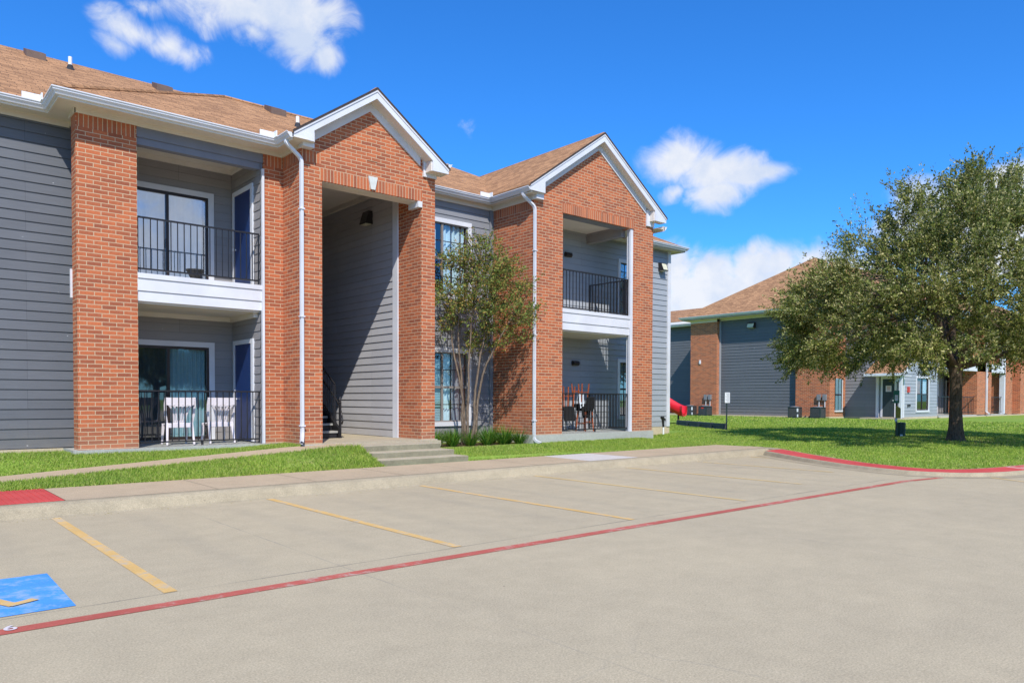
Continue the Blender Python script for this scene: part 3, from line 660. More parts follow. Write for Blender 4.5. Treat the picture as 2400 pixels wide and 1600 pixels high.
# sliding doors in the recess
for (z0,z1,low) in ((.60,2.71,1),(4.06,6.16,0)):
    c = MB(); c.box(6.045,6.17,RY-.035,RY+.02,z0-.02,z1+.12).box(3.3,6.045,RY-.035,RY+.02,z1,z1+.12); d = part('sliding_door', c, M['white'])
    f = MB(); f.box(5.99,6.045,RY-.02,RY+.05,z0,z1).box(3.5,5.99,RY-.02,RY+.05,z1-.06,z1).box(3.5,5.99,RY-.02,RY+.05,z0,z0+.06).box(5.12,5.18,RY-.025,RY+.05,z0+.06,z1-.06); sub('door_frame', f, M['bronze'], d)
    sub('pane', MB().face((5.18,RY+.01,z0+.06),(5.99,RY+.01,z0+.06),(5.99,RY+.01,z1-.06),(5.18,RY+.01,z1-.06)), M['glass' if low else 'glass_sky'], d)
    sub('pane', MB().face((3.5,RY+.02,z0+.06),(5.12,RY+.02,z0+.06),(5.12,RY+.02,z1-.06),(3.5,RY+.02,z1-.06)), M['glass_dark' if low else 'glass_sky'], d)
    sub('door_handle', MB().box(5.10,5.13,RY-.05,RY-.02,z0+.85,z0+1.05), M['bronze'], d)
    room(d,3.5,6.03,z0,z1,RY)
    if low: sub('vertical_blind', pleats(4.3,6.0,z0+.05,z1-.05,RY+.14,.03,.1), M['blind'], d)
    else: sub('curtain', pleats(3.5,5.95,z0+.02,z1-.02,RY+.12,.03,.22), M['curtain'], d)
# storage doors on the side wall of the recess
for z0, z1 in ((.57,2.78),(4.05,6.24)):
    c = MB(); X = 6.587
    c.box(X-.03,X+.02,16.50,16.62,z0,z1+.10).box(X-.03,X+.02,17.60,17.70,z0,z1+.10).box(X-.03,X+.02,16.62,17.60,z1,z1+.10); d = part('storage_door', c, M['white'])
    sub('door_leaf', MB().box(X-.012,X+.02,16.62,17.60,z0,z1), M['door'], d)
    sub('door_knob', MB().tube([(X-.012,17.52,z0+.95),(X-.06,17.52,z0+.95)],.02,8).tube([(X-.05,17.52,z0+.95),(X-.085,17.52,z0+.95)],.034,10), M['pvc'], d)
# railings: rail assembly with each baluster of its own
def railing(p0, p1, zb, zt, root=None, sp=.13, foot=True, last=True):
    p0, p1 = Vector(p0), Vector(p1); d = (p1-p0); Ln = d.length; d = d/Ln; n = Vector((-d.y, d.x))
    def bar(mb, a, b, w, z0, z1):
        A = p0+d*a; B = p0+d*b
        mb.prism_z([(A.x-n.x*w,A.y-n.y*w),(B.x-n.x*w,B.y-n.y*w),(B.x+n.x*w,B.y+n.y*w),(A.x+n.x*w,A.y+n.y*w)][::1], z0, z1)
    m = MB(); bar(m,0,Ln,.024,zt-.03,zt); bar(m,0,Ln,.02,zb,zb+.03); bar(m,0,.03,.018,zb-.06,zt-.03); bar(m,Ln-.03,Ln,.018,zb-.06,zt-.03)
    if foot: bar(m,Ln/2-.02,Ln/2+.02,.018,zb-.07,zb)
    rl = part('railing', m, M['black'], root)
    k = 1; base = None
    while k*sp < Ln-.05:
        A = p0+d*(k*sp)
        if base is None:
            b = MB(); b.box(-.0085,.0085,-.0085,.0085,zb+.03,zt-.03); base = sub('baluster', b, M['black'], rl); base.location = (A.x, A.y, 0)
        else:
            c = base.copy(); link(c); c.location = (A.x, A.y, 0)
        k += 1
    return rl
railing((4.10,16.2),(6.60,16.2),4.11,5.16); railing((4.10,16.2),(6.60,16.2),.63,1.70)
railing((15.02,15.34),(18.0,15.34),4.17,5.27,sp=.135); railing((18.0,15.4),(18.0,16.98),4.17,5.27,foot=False)
railing((15.02,15.34),(18.02,15.34),.64,1.72,sp=.135); railing((18.02,15.4),(18.02,16.98),.64,1.72,foot=False)
# eaves: fascia + ogee gutter along a polyline (outer edge), soffit boards
GP = [(0,.0),(.0,-.02),(.018,-.03),(.02,-.055),(.05,-.085),(.07,-.12),(.12,-.125)]   # (inwards, z) from the outer top edge
def gutter(L, z, root=None, closed=False, fas=.16, name='gutter'):
    m = MB(); f = MB()
    def ring(i):
        p = Vector(L[i]); a = Vector(L[i-1]) if i else None; b = Vector(L[i+1]) if i+1 < len(L) else None
        t1 = (p-a).normalized() if a is not None else None; t2 = (b-p).normalized() if b is not None else None
        n1 = Vector((-t1.y, t1.x)) if t1 is not None else None; n2 = Vector((-t2.y, t2.x)) if t2 is not None else None
        if n1 is None: return n2
        if n2 is None: return n1
        s = n1+n2; return s/(s.dot(n1))
    N = [ring(i) for i in range(len(L))]
    pr = GP + [(.12,-.02),(.02,-.02),(.0,.0)]
    for i in range(len(L)-1):
        a, b = Vector(L[i]), Vector(L[i+1])
        for (d0,h0),(d1,h1) in zip(pr, pr[1:]):
            A, B, C, D = a+N[i]*d0, b+N[i+1]*d0, b+N[i+1]*d1, a+N[i]*d1
            m.face((A.x,A.y,z+h0),(D.x,D.y,z+h1),(C.x,C.y,z+h1),(B.x,B.y,z+h0))
        A, B, C, D = a+N[i]*.12, b+N[i+1]*.12, b+N[i+1]*.145, a+N[i]*.145
        f.face((A.x,A.y,z-fas),(B.x,B.y,z-fas),(B.x,B.y,z),(A.x,A.y,z)); f.face((A.x,A.y,z-fas),(D.x,D.y,z-fas),(C.x,C.y,z-fas),(B.x,B.y,z-fas)); f.face((D.x,D.y,z-fas),(D.x,D.y,z),(C.x,C.y,z),(C.x,C.y,z-fas))
    for i, s in ((0,1),(len(L)-1,-1)):
        q = [(Vector(L[i])+N[i]*d, z+h) for d, h in pr[:-1]]; ff = [(a.x,a.y,h) for a, h in q]; m.face(*(ff if s > 0 else ff[::-1]))
    o = part(name, m, M['white'], root, uv=False); f_ = part('fascia', f, M['soffit'], root, uv=False); return o
ZG, ZG2, ZG3 = 7.10, 7.28, 7.05
gutter([(-16,16.5),(2.55,16.5),(2.55,15.5),(6.66,15.5),(6.66,14.89)], ZG)
gutter([(10.90,14.89),(10.90,16.6),(13.47,16.6),(13.47,14.97)], ZG2-.02)
gutter([(19.44,14.97),(19.44,16.5),(22.78,16.5),(22.78,30)], ZG3)
def soffit(L, z): part('soffit', MB().slab([(x,y,z) for x, y in L], .01), M['soffit'])
soffit([(-16,16.62),(2.67,16.62),(2.67,17.06),(-16,17.06)], 6.985); soffit([(2.67,15.62),(6.78,15.62),(6.78,16.5),(2.67,16.5)], 6.986); soffit([(2.67,16.5),(3.3,16.5),(3.3,17.06),(2.67,17.06)],6.985)
soffit([(6.78,14.83),(7.12,14.83),(7.12,16.2),(6.78,16.2)], 6.987)
soffit([(10.58,15.2),(10.86,15.2),(10.86,17.05),(10.58,17.05)], 7.13); soffit([(10.86,16.72),(13.59,16.72),(13.59,17.05),(10.86,17.05)], 7.131); soffit([(13.59,15.0),(13.9,15.0),(13.9,17.05),(13.59,17.05)], 7.132)
soffit([(19.0,15.0),(19.32,15.0),(19.32,16.62),(19.0,16.62)], 6.96); soffit([(18.9,16.62),(22.66,16.62),(22.66,17.02),(18.9,17.02)], 6.915); soffit([(22.2,17.02),(22.66,17.02),(22.66,30),(22.2,30)], 6.915)
part('frieze_board', MB().box(-16,3.1,17.02,17.06,6.87,6.975).box(3.01,4.11,16.07,16.1,6.895,6.976).box(3.0,3.03,16.07,16.6,6.895,6.976).box(4.11,6.6,16.08,16.14,6.895,6.976).box(6.58,7.08,16.07,16.1,6.895,6.976).box(7.06,7.1,15.17,16.07,6.895,6.976), M['soffit'])
part('frieze_board', MB().box(10.62,13.84,16.95,17.0,7.0,7.12).box(13.84,13.88,15.17,16.95,6.99,7.12).box(10.6,10.63,15.17,16.95,6.9,7.1), M['soffit'])
# rakes of the two gables
def rake(cx, hw, ya, za, sl, zend, zbox, boxw, low, wall=15.2, tx0=None, tx1=None, wzl=6.9, wzr=6.9, fx=.37):
    x0, x1 = cx-hw, cx+hw; zt = za; ze = za-sl*hw; zi = low
    P = [(x0,zbox),(x0+boxw,zbox),(x0+boxw,zi-sl*(hw-boxw)),(cx,zi),(x1-boxw,zi-sl*(hw-boxw)),(x1-boxw,zbox),(x1,zbox),(x1,ze),(cx,zt),(x0,ze)]
    m = MB()
    quads = [[P[0],P[1],P[2],P[9]],[P[2],P[3],P[8],P[9]],[P[3],P[4],P[7],P[8]],[P[4],P[5],P[6],P[7]]]
    # front board in four convex pieces, with returns
    y0, y1 = ya, ya+.04
    for q in quads: m.face(*[(x,y0,z) for x,z in q]); m.face(*[(x,y1,z) for x,z in reversed(q)])
    n = len(P)
    for i in range(n):
        a, b = P[i], P[(i+1)%n]; m.face((a[0],y0,a[1]),(a[0],y1,a[1]),(b[0],y1,b[1]),(b[0],y0,b[1]))
    # thin upper shadow board
    th = .07
    for (a, b) in (((x0,ze),(cx,zt)),((cx,zt),(x1,ze))): m.face((a[0],y0-.018,a[1]-th),(b[0],y0-.018,b[1]-th),(b[0],y0-.018,b[1]+.0),(a[0],y0-.018,a[1]+.0)); m.face((a[0],y0-.018,a[1]-th),(a[0],y0,a[1]-th),(b[0],y0,b[1]-th),(b[0],y0-.018,b[1]-th))
    o = part('rake_board', m, M['white'])
    # soffit under the overhang and the boxed corners
    s = MB(); yb = wall+.01
    for sgn in (-1, 1):
        xa, xb = cx, cx+sgn*(hw-boxw); za_, zb_ = zi, zi-sl*(hw-boxw)
        s.face((xa,y1,za_),(xa,yb,za_),(xb,yb,zb_),(xb,y1,zb_))
        xo = cx+sgn*hw; xi = xb
        a, b = min(xo,xi), max(xo,xi); s.box(a+.001,b-.001,y1,yb,zbox+.002,zbox+.02); s.box(min(xi,xi-sgn*.03)+.0,max(xi,xi-sgn*.03),y1,yb,zbox+.001,zb_-.001)
    sub('rake_soffit', s, M['soffit'], o)
    # frieze board following the slope on the brick
    f = MB(); yf = wall-.03; fw = .24
    for sgn in (-1, 1):
        xe = cx+sgn*(hw-fx); 
        f.prism_y([(cx,zi-.22+.02),(xe,zi-.22-sl*(hw-fx)+.02),(xe,zi-sl*(hw-fx)+.02),(cx,zi+.02)][::(-1 if sgn>0 else 1)][::-1], yf, wall)
    sub('frieze_board', f, M['white'], o)
    return o
rk = rake(8.79,1.985,14.87,8.51,.70,0,6.99,.46,8.29,fx=.62)
sub('frieze_block', MB().box(7.07,7.33,15.0,15.2,6.90,6.99), M['white'], rk); sub('frieze_block', MB().box(10.24,10.60,15.15,15.2,6.90,7.36), M['white'], rk)
rk = rake(16.45,2.92,14.95,9.32,.688,0,7.15,.55,9.08,fx=.72)
sub('frieze_block', MB().box(13.85,14.12,15.05,15.2,7.0,7.15), M['white'], rk); sub('frieze_block', MB().box(18.66,19.03,15.15,15.2,7.0,7.5), M['white'], rk)
# roofs
def gable_roof(cx, hw, za, sl, y0, y1, t=.05):
    m = MB(); e = .035; ze = za-sl*(hw+e)
    m.slab([(cx-hw-e,y0,ze),(cx,y0,za),(cx,y1,za),(cx-hw-e,y1,ze)][::-1], t); m.slab([(cx,y0,za),(cx+hw+e,y0,ze),(cx+hw+e,y1,ze),(cx,y1,za)][::-1], t)
    o = part('roof', m, M['shingle']); 
    d = MB(); 
    for sgn in (-1,1): d.face((cx,y0-.004,za-.045),(cx+sgn*(hw+e),y0-.004,ze-.045),(cx+sgn*(hw+e),y0-.004,ze+.004),(cx,y0-.004,za+.004))
    sub('drip_edge', d, M['drip'], o); c = MB(); c.tube([(cx,y0+.04,za-.03),(cx,y1,za-.03)],.045,6); sub('ridge_cap', c, M['shingle'], o)
    return o
gable_roof(8.79,1.985,8.535,.70,14.845,18.6); gable_roof(16.45,2.92,9.345,.688,14.925,21.1)
SL = .523
def slope_roof(name, faces, root=None):
    m = MB()
    for f in faces: m.slab(f, .04)
    return part(name, m, M['shingle'], root)
ya, yr = 16.55, 23.05; zr = 7.09+SL*(yr-ya)
main = slope_roof('roof', [[(-16,ya,7.09),(8.5,ya,7.09),(8.5,yr,zr),(-16,yr,zr)], [(8.5,yr,zr),(8.5,2*yr-ya,7.09),(-16,2*yr-ya,7.09),(-16,yr,zr)]])
yp, yq = 15.55, 20.25; zq = 7.09+SL*(yq-yp); xh = 2.6+(yq-yp)
proj_ = slope_roof('roof', [[(2.6,yp,7.09),(10.6,yp,7.09),(10.6,yq,zq),(xh,yq,zq)], [(2.6,yp,7.09),(xh,yq,zq),(2.6,2*yq-yp,7.09)], [(10.6,yq,zq),(10.6,2*yq-yp,7.09),(2.6,2*yq-yp,7.09),(xh,yq,zq)]])
sub('ridge_cap', MB().tube([(2.62,yp+.02,7.10),(xh,yq,zq)],.055,6).tube([(xh,yq,zq),(10.6,yq,zq)],.05,6), M['shingle'], proj_)
ym, yn = 16.66, 21.2; zn = 7.27+SL*(yn-ym); xr = 14.8
slope_roof('roof', [[(10.0,ym,7.27),(xr+(yn-ym),ym,7.27),(xr,yn,zn),(10.0,yn,zn)], [(xr+(yn-ym),ym,7.27),(xr+(yn-ym),2*yn-ym,7.27),(xr,yn,zn)], [(xr,yn,zn),(xr+(yn-ym),2*yn-ym,7.27),(10.0,2*yn-ym,7.27),(10.0,yn,zn)]])
yw = 16.55; xw = 22.73; h = 2.6
slope_roof('roof', [[(17.0,yw,7.04),(xw,yw,7.04),(xw-h,yw+h,7.04+SL*h),(17.0,yw+h,7.04+SL*h)], [(xw,yw,7.04),(xw,30,7.04),(xw-h,30,7.04+SL*h),(xw-h,yw+h,7.04+SL*h)], [(17,yw+h,7.04+SL*h),(xw-h,yw+h,7.04+SL*h),(xw-h,30,7.04+SL*h),(17,30,7.04+SL*h)]])
# closing box under the roofs so that no light passes
part('attic_floor', MB().box(-16,10.6,17.1,29,6.99,7.02).box(10.6,22.2,17.05,30,7.0,7.03), M['interior'])
# roof furniture
for (x,y,z) in ((3.33,22.45,0),(6.35,22.35,0),(8.5,19.75,1)):
    zz = (7.09+SL*(y-ya)) if not z else (7.09+SL*(y-yp)); m = MB()
    m.prism_x([(y-.25,zz-.14),(y-.25,zz+.04),(y+.22,zz+.24),(y+.22,zz+.1)],x-.21,x+.21); m.box(x-.19,x+.19,y-.2,y+.2,zz-.1,zz+.04); part('roof_vent', m, M['roofvent'])
for (x,y,z,h) in ((4.02,21.9,0,.30),(8.43,18.2,1,.26)):
    zz = (7.09+SL*(y-ya)) if not z else (7.09+SL*(y-yp)); p = part('vent_pipe', MB().tube([(x,y,zz-.05),(x,y,zz+h)],.045,12), M['pvc']); sub('rubber_boot', MB().lathe([(.13,-.06),(.08,.02),(.06,.09),(.045,.10)],(x,y,zz),12), M['rubber'], p)
# valley splash guards on the inside gutter corners
for (x,y,z,s) in ((2.36,16.53,ZG,1),(6.47,15.53,ZG,1),(13.28,16.63,ZG2-.02,1)):
    part('splash_guard', MB().box(x-.12,x+.19,y-.005,y+.015,z-.01,z+.115).box(x+.17,x+.19,y-.16,y+.0,z-.01,z+.115), M['pvc'])
# downspouts
def spout(pts, kick):
    p = [Vector(q) for q in pts]; m = MB()
    def bez(a, b, c, n=5): return [a*(1-t)**2 + b*2*t*(1-t) + c*t*t for t in [i/n for i in range(n+1)]]
    out = [p[0]]
    for i in range(1, len(p)-1):
        a = p[i] + (p[i-1]-p[i]).normalized()*min(.09, (p[i-1]-p[i]).length*.45); c = p[i] + (p[i+1]-p[i]).normalized()*min(.09, (p[i+1]-p[i]).length*.45); out += bez(a, p[i], c)
    out.append(p[-1]); m.tube(out, .046, 4, sq=True, cap=False); s = MB()
    o = part('downspout', m, M['white'], uv=False)
    for zz in (3.3, .95, 5.6): sub('strap', MB().box(p[-3].x-.056, p[-3].x+.056, p[-3].y-.052, p[-3].y+.04, zz-.014, zz+.014), M['white'], o)
    return o
spout([(6.74,15.12,6.97),(6.745,15.10,6.90),(7.10,15.15,6.66),(7.10,15.15,.74),(6.98,14.92,.60)],1)
spout([(13.56,15.3,7.15),(13.56,15.25,7.05),(13.88,15.15,6.78),(13.88,15.15,.42),(13.93,14.93,.33)],1)
spout([(19.36,15.9,6.95),(19.36,15.9,6.80),(19.08,15.75,6.62),(19.08,15.72,.5),(19.2,15.45,.40)],1)
# wall lamps
def walllamp(x, y, z, n, w=.26, h=.24, d=.2, root=None, body='black', lens=True, ln=None):
    """n: facing '-Y' or '-X'"""
    m = MB(); prof = [(0,h/2),(d*.55,h/2),(d,-h/2+.03),(d,-h/2),(0,-h/2)]
    if n == '-Y': m.prism_x([(y-a, z+b) for a, b in prof][::-1], x-w/2, x+w/2)
    else: m.prism_y([(x-a, z+b) for a, b in prof], y-w/2, y+w/2)
    o = part('wall_lamp', m, M[body], root); q = MB()
    if lens:
        if n == '-Y': q.face((x-w*.42,y-d*.62,z+h*.40),(x-w*.42,y-d-.004,z-h/2+.03),(x+w*.42,y-d-.004,z-h/2+.03),(x+w*.42,y-d*.62,z+h*.40)); q.box(x-w*.4,x+w*.4,y-d*.9,y-.03,z-h/2-.015,z-h/2)
        else: q.box(x-d*.9,x-.03,y-w*.4,y+w*.4,z-h/2-.015,z-h/2)
        sub('lens', q, M[ln or 'lens'], o)
    return o
walllamp(10.23,17.7,6.34,'-X',.32,.34,.22)
walllamp(21.72,16.985,6.29,'-Y',.30,.28,.22)
for (x,z) in ((16.95,6.13),(17.30,2.70)):
    m = MB(); m.tube([(x-.13,16.93,z),(x+.13,16.93,z)],.075,12); m.box(x-.1,x+.1,16.93,16.985,z-.06,z+.06); part('wall_lamp', m, M['bronze'])
# breezeway staircase
tr = MB(); st = MB()
n = 12
for k in range(n):
    y0 = 17.05+k*.27; z = ZF+.18*(k+1); tr.box(7.75,8.93,y0-.02,y0+.28,z-.05,z)
    st.box(7.76,8.92,y0+.01,y0+.03,z-.17,z-.05)
s = part('staircase', tr, plain('stair_concrete',(.36,.35,.31),.85,.2)); sub('riser', st, M['black'], s)
sub('stringer', MB().prism_x([(17.0,ZF),(17.25,ZF),(17.05+n*.27+.2,ZF+.18*n-.1),(17.05+n*.27,ZF+.18*n+.06),(17.0,ZF+.24)],8.94,8.98), M['black'], s)
m = MB(); x = 8.99
m.box(x-.025,x+.025,17.0,17.05,ZF,1.42); m.lathe([(.03,0),(.045,.02),(.02,.05),(.035,.08),(.02,.13),(.002,.18)],(x,17.025,1.42),10)
m.tube([(x,17.3,1.90),(x,17.3+2.9,1.90+1.94)],.022,8); m.tube([(x,17.05,.80),(x,17.3+2.9,.80+2.1)],.016,6); m.tube([(x,17.3,.9),(x,17.3,1.9)],.018,6)
m.tube([(x+.05,20.0,3.3),(x+.05,17.4,1.58),(x+.05,17.15,1.36),(x+.05,17.02,1.12),(x+.05,16.98,.98),(x+.05,17.02,.9)],.02,8)
sr = sub('stair_railing', m, M['black'], s)
base = None
for k in range(19):
    y = 17.4+k*.14; zz = 1.90+(y-17.3)*.669
    if base is None: base = sub('stair_baluster', MB().tube([(0,0,-1.02),(0,0,0)],.009,6), M['black'], s); base.location = (x,y,zz)
    else: c = base.copy(); link(c); c.location = (x,y,zz)
# ------------------------------------------------------------------ the far building
B2 = tag(empty('apartment_building', (52, 24, .4)), 'farther brick and slate siding apartment building behind the big tree with a hipped tan roof', 'apartment building', 'two storey apartment buildings')
def p2(name, mb, mat, **k): return part(name, mb, mat, B2, **k)
p2('foundation', MB().box(41.95,43.0,22.7,45,.1,.56).box(41.96,44.2,20.65,22.8,.1,.57).box(43.9,49,17.38,20.7,.1,.58).box(48.9,70,17.2,19.5,.1,.52), M['found_beige'])
p2('brick_pier', MB().box(42,43.2,28.25,30.3,.56,6.62), M['brick'])
p2('brick_pier', MB().box(42,43.94,20.67,22.76,.57,2.77).box(42,43.94,20.67,22.76,2.77,6.7), M['brick'])
p2('siding_wall', lapwall(MB(),'X',42.35,22.76,28.25,.56,6.72,-1), M['sid_dark'])
p2('corner_board', MB().box(42.28,42.4,28.15,28.25,.56,6.7), M['sid_light'])
p2('siding_wall', lapwall(MB(),'X',45.6,30.2,46,.56,7.1,-1), M['sid_dark'])
p2('siding_wall', MB().face((42.4,30.29,.5),(45.6,30.29,.5),(45.6,30.29,7),(42.4,30.29,7)), M['sid_dark'])
p2('siding_wall', lapwall(MB(),'X',43.94,17.42,20.67,.56,7.1,-1), M['sid_mid'])
hw = [(45.82,47.55,.95,2.82)]
p2('siding_wall', lapwall(MB(),'Y',17.42,43.94,48.9,.56,7.1,-1,hw), M['sid_light'])
p2('corner_board', MB().box(43.88,44.02,17.36,17.48,.56,7.0), M['white'])
w, fr = window(45.82,47.55,.95,2.82,17.42,trim=.11,cols=(.86,),root=B2); panes(w,[(45.85,46.64,.98,1.86),(46.72,47.52,.98,1.86),(45.85,46.64,1.92,2.79),(46.72,47.52,1.92,2.79)],17.45,'glass'); room(w,45.82,47.55,.95,2.82,17.42)
sub('blind', slats(46.7,47.52,1.9,2.8,17.52), M['curtain'], w); sub('curtain', pleats(45.85,46.6,1.9,2.8,17.52,.02,.2), plain('red_striped_curtain',(.45,.22,.18),.9,.1,var=.4,sc=9), w)
# narrow window in the second brick pier (faces the camera side)
c = MB().box(42.60,43.52,20.60,20.67,.84,.93).box(43.45,43.52,20.62,20.67,.93,2.77); nw = p2('window', c, M['white'])
sub('sash_frame', MB().box(42.62,43.45,20.64,20.665,1.82,1.88).box(42.62,42.66,20.64,20.665,.93,2.77).box(43.41,43.45,20.64,20.665,.93,2.77).box(43.02,43.05,20.645,20.664,.93,2.77), M['bronze'], nw)
sub('pane', MB().face((42.62,20.655,.93),(43.45,20.655,.93),(43.45,20.655,2.77),(42.62,20.655,2.77)), M['glass'], nw); sub('blind', slats(42.66,43.41,.95,2.75,20.658), M['blind'], nw)
# utility door with its little porch roof
X = 43.925
d = p2('door', MB().box(X-.05,X+.02,17.74,17.84,.57,2.86).box(X-.05,X+.02,18.50,18.60,.57,2.86).box(X-.05,X+.02,17.84,18.50,2.74,2.86), M['white'])
sub('door_leaf', MB().box(X-.02,X+.02,17.84,18.50,.57,2.74), plain('grey_door_paint',(.035,.05,.055),.4,.4), d)
sub('door_knob', MB().tube([(X-.02,17.90,1.52),(X-.09,17.90,1.52)],.03,10), M['pvc'], d)
nt = sub('door_notice', MB().face((X-.024,18.33,2.02),(X-.024,18.02,2.02),(X-.024,18.02,2.36),(X-.024,18.33,2.36)), M['label_white'], d)
q = MB()
for k, z in enumerate((2.31,2.25,2.20,2.14,2.08)): q.box(X-.027,X-.024,18.05+.02*(k%2),18.30-.03*(k%2),z-.012,z+.012)
sub('notice_lettering', q, M['ink_red'], d)
p2('porch_floor', MB().box(42.6,43.94,17.0,19.2,.1,.545), M['step'])
pc = p2('porch_roof', MB().slab([(42.55,16.85,3.02),(44.6,16.85,4.05),(44.6,18.95,4.05),(42.55,18.95,3.02)][::-1] if False else [(42.55,18.95,3.02),(42.55,16.85,3.02),(43.93,16.85,3.78),(43.93,18.95,3.78)], .06), M['shingle'])
sub('porch_post', MB().box(42.72,42.86,17.0,17.14,.54,2.86), M['white'], pc); sub('porch_post', MB().box(43.80,43.94,18.7,18.84,.54,2.86), M['white'], pc)
sub('fascia_board', MB().box(42.52,42.58,16.83,18.97,2.88,3.02).box(42.58,43.9,16.95,18.85,2.86,2.90), M['white'], pc)
sub('rake_board', MB().prism_y([(42.52,2.88),(43.93,3.62),(43.93,3.80),(42.52,3.05)],16.80,16.85), M['white'], pc)
sub('bracket', MB().tube([(42.78,17.35,2.5),(43.3,17.35,2.85)],.05,4,sq=True), M['white'], pc)
al = p2('alarm_box', MB().box(44.5,44.72,17.33,17.41,1.98,2.30), plain('red_alarm_paint',(.55,.06,.04),.4,.4)); 
p2('outlet_box', MB().box(44.55,44.65,17.36,17.41,1.15,1.3).box(44.8,44.9,17.36,17.41,1.18,1.3), M['black'])
# porch and stair side to the right
p2('balcony_slab', MB().box(48.9,61,17.3,20,3.45,4.0), M['white']); p2('porch_floor', MB().box(48.9,61.5,17.3,20,.1,.60), M['found'])
p2('siding_wall', lapwall(MB(),'Y',19.4,48.9,61.2,.56,7.1,-1), M['sid_recess'])
p2('siding_wall', lapwall(MB(),'X',48.9,17.42,19.4,.56,7.1,1), M['sid_recess'])
d = p2('sliding_door', MB().box(51.7,51.85,19.3,19.38,.6,2.9).box(54.3,54.45,19.3,19.38,.6,2.9).box(51.85,54.3,19.3,19.38,2.75,2.9), M['white']); sub('pane', MB().face((51.85,19.34,.62),(54.3,19.34,.62),(54.3,19.34,2.75),(51.85,19.34,2.75)), M['glass'], d)
sub('vertical_blind', pleats(51.9,53.2,.62,2.74,19.37,.01,.1), M['curtain'], d)
d = p2('storage_door', MB().box(55.9,56.0,19.3,19.38,.6,2.9).box(56.9,57.0,19.3,19.38,.6,2.9).box(56.0,56.9,19.3,19.38,2.75,2.9), M['white']); sub('door_leaf', MB().box(56,56.9,19.33,19.38,.6,2.75), M['door'], d)
p2('brick_pier', MB().box(55.4,58.2,17.3,19.0,.56,7.0), M['brick']); p2('corner_board', MB().box(60.85,61.1,17.3,17.6,.56,7.0), M['white'])
p2('brick_pier', MB().box(61.1,62.6,17.3,19,.56,7.0), M['brick']); p2('brick_pier', MB().box(62.6,64.5,18.0,19,.56,7.0).box(64.5,65.1,17.3,19,.56,7.0).box(65.1,74,18.0,19,.56,7.0), M['brick'])
def far_rail(x0,x1,y,zb,zt):
    o = p2('railing', MB().box(x0,x1,y-.03,y+.03,zt-.04,zt).box(x0,x1,y-.02,y+.02,zb,zb+.04), M['black']); k = x0+.22; base = None
    while k < x1-.05:
        if base is None: base = sub('baluster', MB().box(-.012,.012,-.012,.012,zb,zt), M['black'], o); base.location = (k,y,0)
        else: c = base.copy(); link(c); c.location = (k,y,0)
        k += .26
far_rail(49.0,55.35,17.45,.72,1.78); far_rail(58.3,60.8,17.45,.72,1.78); far_rail(49.0,55.35,17.45,4.15,5.2)
dsp = p2('downspout', MB().tube([(57.0,17.22,6.9),(57.0,17.22,.8),(56.85,17.0,.62)],.07,4,sq=True), M['white'])
# hipped roof of the wing, main roof, gutters
zA = 6.98; ax, ay, az = 47.0, 24.25, 10.83
slw = (az-zA)/(ax-41.45); x0 = 41.45; ya_, yb_ = 19.9, 30.85
m = MB(); m.slab([(x0,ya_,zA),(ax,ay-.3,az),(ax,ay+.3,az),(x0,yb_,zA)][::-1] if False else [(x0,yb_,zA),(x0,ya_,zA),(ax,ay,az)], .05); m.slab([(x0,ya_,zA),(58,ya_,zA),(58,ay,az),(ax,ay,az)], .05); m.slab([(ax,ay,az),(58,ay,az),(58,yb_,zA),(x0,yb_,zA)], .05)
p2('roof', m, M['shingle'])
m = MB(); e = 16.85; z0 = 7.12; sl = .5
m.slab([(43.45,e,z0),(78,e,z0),(78,e+7.2,z0+3.6),(50.6,e+7.2,z0+3.6)], .05); m.slab([(43.45,e,z0),(50.6,e+7.2,z0+3.6),(43.45,e+14.4,z0)], .05); m.slab([(50.6,e+7.2,z0+3.6),(78,e+7.2,z0+3.6),(78,e+14.4,z0),(43.45,e+14.4,z0)], .05)
p2('roof', m, M['shingle'])
m = MB(); m.slab([(45.1,46,7.25),(45.1,30.2,7.25),(50,35.1,8.75),(50,46,8.75)], .05); m.slab([(45.1,30.2,7.25),(58,30.2,7.25),(50,35.1,8.75)], .05); p2('roof', m, M['shingle'])
gutter([(45.0,46),(45.0,30.9),(41.4,30.9),(41.4,19.85),(43.4,19.85),(43.4,16.8),(78,16.8)], 7.0, B2)
def sof2(L, z): p2('soffit', MB().slab([(x,y,z) for x, y in L], .01), M['soffit'])
sof2([(41.5,19.95),(44.0,19.95),(44.0,22.8),(42.4,22.8),(42.4,28.2),(43.2,28.2),(43.2,30.8),(41.5,30.8)], 6.80); sof2([(43.5,16.9),(78,16.9),(78,17.5),(43.5,17.5)], 6.86); sof2([(43.5,17.5),(44,17.5),(44,20),(43.5,20)], 6.86); sof2([(45.1,30.3),(45.65,30.3),(45.65,46),(45.1,46)], 6.9)
p2('frieze_board', MB().box(41.96,42.0,20.67,22.76,6.62,6.79).box(42.3,42.34,22.76,28.25,6.66,6.79).box(41.96,42.0,28.25,30.3,6.60,6.79).box(42,43.9,20.62,20.67,6.62,6.79), M['soffit'])
walllamp(42.34,25.9,6.22,'-X',.5,.34,.26,B2,'bronze'); o = B2.children[-1]
sub('lens', MB().face((42.05,25.68,6.08),(42.05,26.12,6.08),(42.18,26.12,6.34),(42.18,25.68,6.34)), M['lens'], o)
p2('meter_box', MB().box(41.93,42.0,29.47,29.57,3.9,4.15), M['label_white'])
for (y) in (29.02,28.70,21.27,20.92):
    o = p2('disconnect_box', MB().box(41.85,42.0,y-.1,y+.1,1.52,1.86), M['grey_metal']); sub('conduit', MB().tube([(41.95,y,1.52),(41.95,y,.6)],.022,6), M['pvc'], o)
